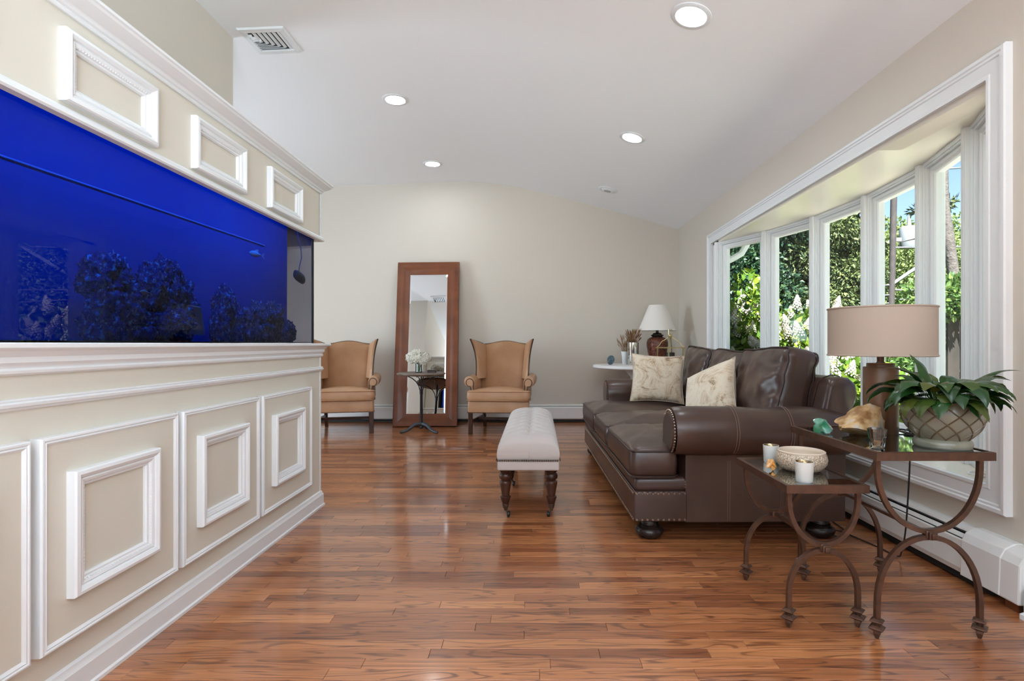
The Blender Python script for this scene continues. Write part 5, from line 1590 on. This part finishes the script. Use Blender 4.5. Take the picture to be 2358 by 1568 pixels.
M['hydleaf'] = leaf_mat('hydrangea_leaf', (.055, .125, .018), (.105, .195, .022), (.24, .30, .03), .42, .40)
M['hydflower'] = leaf_mat('hydrangea_flower', (.50, .44, .38), (.56, .54, .48), (.46, .35, .30), .7, .3)
M['bark'] = mat('grey_brown_bark', (.058, .050, .046), .9, bump=(18, .8, .03), var=(9, (.095, .085, .078), .4, .7))
M['poleb'] = mat('weathered_pole', (.030, .026, .026), .85, var=(7, (.045, .038, .037), .4, .7))

# one flower panicle mesh, shared
def panicle_mesh():
    rs = random.Random(3); mb = MB()
    for i in range(64):
        t = (i + .5) / 64; z = .24 * t; r = .075 * (1 - t) ** .7 + .006; a = i * 2.39996
        p = Vector((r * math.cos(a), r * math.sin(a), z)); nn = Vector((math.cos(a), math.sin(a), .4)).normalized()
        u = nn.orthogonal().normalized(); w = nn.cross(u); ph = rs.uniform(0, 1.5); s = rs.uniform(.013, .022)
        q = [p + (u * math.cos(ph + k * PI / 2) + w * math.sin(ph + k * PI / 2)) * s + nn * s * .25 * (k % 2) for k in range(4)]
        mb.add(q, [(0, 1, 2, 3)])
    me = bpy.data.meshes.new('flower_panicle'); me.from_pydata(mb.v, [], mb.f); me.materials.append(M['hydflower'])
    return me
PAN = panicle_mesh()
def hydrangea(label, x, y, r, top, npan, seed):
    t = thing('hydrangea_shrub', label, 'shrub', (x, y, GZ), 0, 'white hydrangeas outside the window')
    rs = random.Random(seed); blobs = []
    hgt = top - GZ
    for k in range(9):
        a = rs.uniform(0, 2 * PI); q = rs.uniform(0, r * .6)
        blobs.append((x + q * math.cos(a), y + q * math.sin(a), GZ + hgt * rs.uniform(.30, .74), r * .55, r * .55, hgt * .26))
    blobs.append((x, y, GZ + hgt * .35, r * .8, r * .8, hgt * .36))
    crown('foliage', M['hydleaf'], t, blobs, 5200, .13, .30, seed, -.25, .55)
    mb = MB()
    for k in range(7):
        a = rs.uniform(0, 2 * PI); q = r * .5
        mb.tube([(x + .05 * math.cos(a), y + .05 * math.sin(a), GZ), (x + q * .6 * math.cos(a), y + q * .6 * math.sin(a), GZ + hgt * .4), (x + q * math.cos(a), y + q * math.sin(a), GZ + hgt * .8)], .012, 5)
    mb.build('stem', M['bark'], t)
    for k in range(npan):
        b = rs.choice(blobs); a = rs.uniform(0, 2 * PI); up = rs.uniform(-.1, 1.0)
        d = Vector((math.cos(a) * math.sqrt(max(0, 1 - up * up)), math.sin(a) * math.sqrt(max(0, 1 - up * up)), up))
        if d.x > .35 and up < .6: d.x *= -1
        p = Vector((b[0] + d.x * b[3] * 1.05, b[1] + d.y * b[4] * 1.05, b[2] + d.z * b[5] * 1.05))
        o_ = bpy.data.objects.new('flower_panicle', PAN); COL.objects.link(o_); o_.parent = t
        o_.location = p - Vector((x, y, GZ))
        dd = (d + Vector((0, 0, .8))).normalized()
        o_.rotation_euler = dd.to_track_quat('Z', 'Y').to_euler(); o_.scale = [rs.uniform(.55, .95)] * 3
hydrangea('tall white-flowered hydrangea seen through the window nearest the back wall', 3.30, 8.35, .80, 2.25, 120, 1)
hydrangea('white-flowered hydrangea filling the second window from the back', 3.75, 7.35, .75, 1.85, 110, 2)
hydrangea('lower white-flowered hydrangea behind the drum lamp shade', 3.65, 6.05, .62, 1.02, 60, 3)
hydrangea('white-flowered hydrangea at the far left beyond the tall one', 3.5, 10.2, .8, 2.0, 26, 4)
hydrangea('short leafy hydrangea close below the middle window', 3.30, 5.15, .45, .62, 8, 5)

def tree(label, x, y, h, r, kind, m, n_, size, seed, trunk_h=None):
    t = thing('tree', label, 'tree', (x, y, GZ), 0, 'trees beyond the garden')
    rs = random.Random(seed); blobs = []
    if kind == 'conifer':
        K = 44
        for k in range(K):
            v = k / K; rr = r * (1 - v) ** .8 + .15; a = k * 2.4
            blobs.append((x + rr * .62 * math.cos(a), y + rr * .62 * math.sin(a), GZ + h * (.10 + .88 * v), rr * .55, rr * .55, h * .040))
        crown('foliage', m, t, blobs, n_, size, .20, seed, -.5, .9)
    else:
        for k in range(16):
            a = rs.uniform(0, 2 * PI); q = r * rs.uniform(.1, .75); zz = rs.uniform(.35, .85)
            blobs.append((x + q * math.cos(a), y + q * math.sin(a), GZ + h * zz, r * .42, r * .42, h * .13))
        crown('foliage', m, t, blobs, n_, size, .34, seed, -.15, .5)
    mb = MB(); mb.tube([(x, y, GZ), (x + .1, y, GZ + h * .4), (x, y + .1, GZ + h * .9)], [.05 * h ** .6, .035 * h ** .6, .012 * h ** .6], 8); mb.build('trunk', M['bark'], t)
M['darkleaf'] = leaf_mat('dark_blue_green_leaf', (.010, .035, .022), (.022, .060, .030), (.05, .10, .035), .5, .3)
M['midleaf'] = leaf_mat('mid_green_leaf', (.035, .085, .020), (.065, .130, .030), (.13, .19, .045), .5, .35)
M['fir'] = leaf_mat('hemlock_needles', (.030, .055, .018), (.060, .090, .028), (.13, .15, .05), .6, .25)
M['lightleaf'] = leaf_mat('pale_green_leaf', (.09, .14, .04), (.16, .22, .07), (.26, .31, .11), .5, .4)
tree('dark bluish broadleaf tree above the tall hydrangea', 5.1, 13.6, 7.0, 2.0, 'round', M['darkleaf'], 32000, .11, 11)
tree('dark broadleaf tree at the left edge of the second window', 6.2, 14.6, 8.5, 2.1, 'round', M['darkleaf'], 32000, .11, 12)
tree('mid green tree in the second window, right of the dark one', 7.2, 15.6, 8.5, 1.5, 'round', M['midleaf'], 32000, .105, 13)
tree('big hemlock filling the third window', 7.65, 14.2, 11, 1.4, 'conifer', M['fir'], 62000, .125, 14)
tree('pale green tree behind the utility pole', 14.2, 20.5, 6.4, 2.6, 'round', M['lightleaf'], 28000, .12, 16)
tree('pale green tree beyond the pole on its right', 17.0, 23.5, 7.2, 3.0, 'round', M['lightleaf'], 26000, .15, 17)
tree('pale green bushy tree low behind the pole', 11.6, 19.8, 3.6, 1.6, 'round', M['lightleaf'], 24000, .105, 18)
tree('distant mid green tree behind the pine trunk', 19.5, 24.0, 4.0, 3.0, 'round', M['midleaf'], 10000, .2, 19)
tree('distant green tree at the far right of the view', 22.0, 22.0, 4.4, 3.2, 'round', M['midleaf'], 10000, .2, 20)
tree('distant dark tree at the far left of the view', 6.5, 20.0, 9.5, 3.0, 'round', M['darkleaf'], 12000, .2, 21)

tree('mid green tree far across the lawn, left of the dark one', 21.0, 14.0, 6.5, 2.6, 'round', M['midleaf'], 7000, .24, 22)
tree('dark tree far across the lawn opposite the bow window', 24.0, 8.5, 7.0, 2.8, 'round', M['darkleaf'], 7000, .24, 23)
tree('pale green tree far across the lawn, right of the dark one', 23.0, 3.0, 6.0, 2.6, 'round', M['lightleaf'], 7000, .24, 24)
tree('broad dark tree at the far end of the lawn', 25.0, -4.0, 7.5, 3.0, 'round', M['darkleaf'], 7000, .24, 25)

# tall pine
px, py = 9.25, 12.05
pine = thing('pine_tree', 'tall pine with bare grey trunk seen through the fifth window', 'tree', (px, py, GZ))
mb = MB(); mb.tube(smooth_pts([(px + .34, py, GZ), (px + .24, py, 1.5), (px + .12, py, 2.6), (px - .02, py, 3.6), (px - .12, py, 4.4), (px - .14, py, 6.5), (px - .05, py, 9.5)]), .112, 10); mb.build('trunk', M['bark'], pine)
rs_ = random.Random(9)
blobs = []
for k in range(16):
    z = rs_.uniform(3.0, 7.5); a = rs_.uniform(0, 2 * PI); L_ = rs_.uniform(.5, 1.5)
    q = Vector((px - .05 + L_ * math.cos(a), py + L_ * math.sin(a), z + .1))
    mb = MB(); mb.tube([(px - .05, py, z), ((px - .05 + q.x) / 2, (py + q.y) / 2, z + .12), tuple(q)], [.035, .02, .008], 5); mb.build('branch', M['bark'], pine)
    if z > 3.9 and k % 2 == 0: blobs.append((q.x, q.y, q.z, .42, .42, .10)); blobs.append((q.x * .5 + px * .5, q.y * .5 + py * .5, z + .12, .35, .35, .08))
crown('needles', M['fir'], pine, blobs, 4200, .16, .14, 31, 0, .9)

# utility pole with transformer, lamp bracket and wires
ux, uy = 11.9, 18.0
up = thing('utility_pole', 'wooden utility pole with grey transformer seen through the fourth window', 'utility pole', (ux, uy, GZ))
mb = MB(); mb.tube([(ux - .06, uy, GZ), (ux + .06, uy, 3.4), (ux + .16, uy, 8.4)], .095, 10); mb.build('pole', M['poleb'], up)
M['grey'] = mat('grey_painted_steel', (.17, .19, .205), .4)
mb = MB(); mb.lathe([(.0, 0), (.26, .02), (.28, .06), (.28, .66), (.24, .74), (0, .76)], (ux + .62, uy, 4.25), 20, cap=False); tr = mb.build('transformer', M['grey'], up, smooth=40)
mb = MB(); mb.tube([(ux + .62, uy, 5.0), (ux + .62, uy, 5.35)], [.07, .04], 8); mb.build('bushing', M['grey'], tr)
mb = MB(); mb.box(ux + .1, ux + .4, uy - .04, uy + .04, 4.5, 4.62); mb.build('bracket', M['grey'], up)
mb = MB(); mb.tube([(ux + .02, uy, 3.05), (ux + .5, uy - .2, 3.45), (ux + 1.5, uy - .6, 4.2)], .06, 6); mb.build('brace_arm', M['grey'], up)
mb = MB(); mb.box(ux - .62, ux - .18, uy - .2, uy + .1, 1.0, 1.75); mb.build('meter_box', M['white'], up, smooth=0)
wires = [((11.9, 18, 3.05), (4.0, 19.5, 3.2), .10), ((11.9, 18, 2.72), (3.0, 18.0, 2.75), .12), ((11.9, 18, 2.45), (3.0, 18.6, 2.45), .1), ((11.9, 18, 2.9), (22, 15.5, 2.9), .1), ((11.9, 18, 2.6), (22, 16.5, 2.1), .08), ((11.9, 18, 2.3), (22, 15.0, 1.9), .08), ((11.9, 18, 6.8), (25, 14, 7.2), .2), ((11.9, 18, 4.3), (24, 13, 4.1), .15), ((11.9, 18, 7.2), (2, 17, 7.4), .2)]
wl = ['upper telephone wire running left from the pole', 'middle telephone wire running left from the pole', 'lower telephone wire running left from the pole', 'upper wire running right from the pole', 'middle wire running right from the pole', 'lower wire running right from the pole', 'highest wire running right from the pole', 'wire running right from the transformer', 'highest wire running left from the pole']
M['wire'] = mat('wire_grey', (.10, .10, .11), .5)
for (a, b, sg), lb in zip(wires, wl):
    a = Vector(a); b = Vector(b)
    mb = MB(); mb.tube([a.lerp(b, k / 14) - Vector((0, 0, sg * 4 * (k / 14) * (1 - k / 14))) for k in range(15)], .030, 5)
    tag(mb.build('power_line', M['wire']), lb + ' outside', 'wire', 'wires on the utility pole')

# hedge and board fence close outside the fifth window
hd = thing('hedge', 'clipped green hedge over the dark fence outside the fifth window', 'hedge', (6.6, 7.2, GZ))
crown('foliage', M['midleaf'], hd, [(5.4 + .42 * k, 7.22 - .42 * k * .12, 1.72, .42, .42, .30) for k in range(8)], 9000, .085, .3, 41, -.1, .7)
mb = MB()
fc = thing('board_fence', 'dark brown vertical board fence below the hedge', 'fence', (6.4, 7.0, GZ))
M['fence'] = mat('dark_fence_board', (.010, .008, .006), .8, var=(8, (.018, .013, .010), .4, .7))  # dark brown boards, with the hedge's shade put into the colour
for k in range(22):
    x = 5.2 + k * .165; yb_ = 7.25 - (x - 5.2) * .12
    mb = MB(); mb.box(x, x + .155, yb_, yb_ + .03, GZ, 1.58 + .03 * (k % 2)); mb.build('board', M['fence'], fc, smooth=0)
lo = thing('garden_hedge', 'low dark green hedge across the lawn behind the lamp base', 'hedge', (8.6, 12.5, GZ))
crown('foliage', M['midleaf'], lo, [(5.0 + .8 * k, 13.0 - .12 * k, .25, .7, .6, .75) for k in range(9)], 12000, .12, .3, 43, -.1, .6)
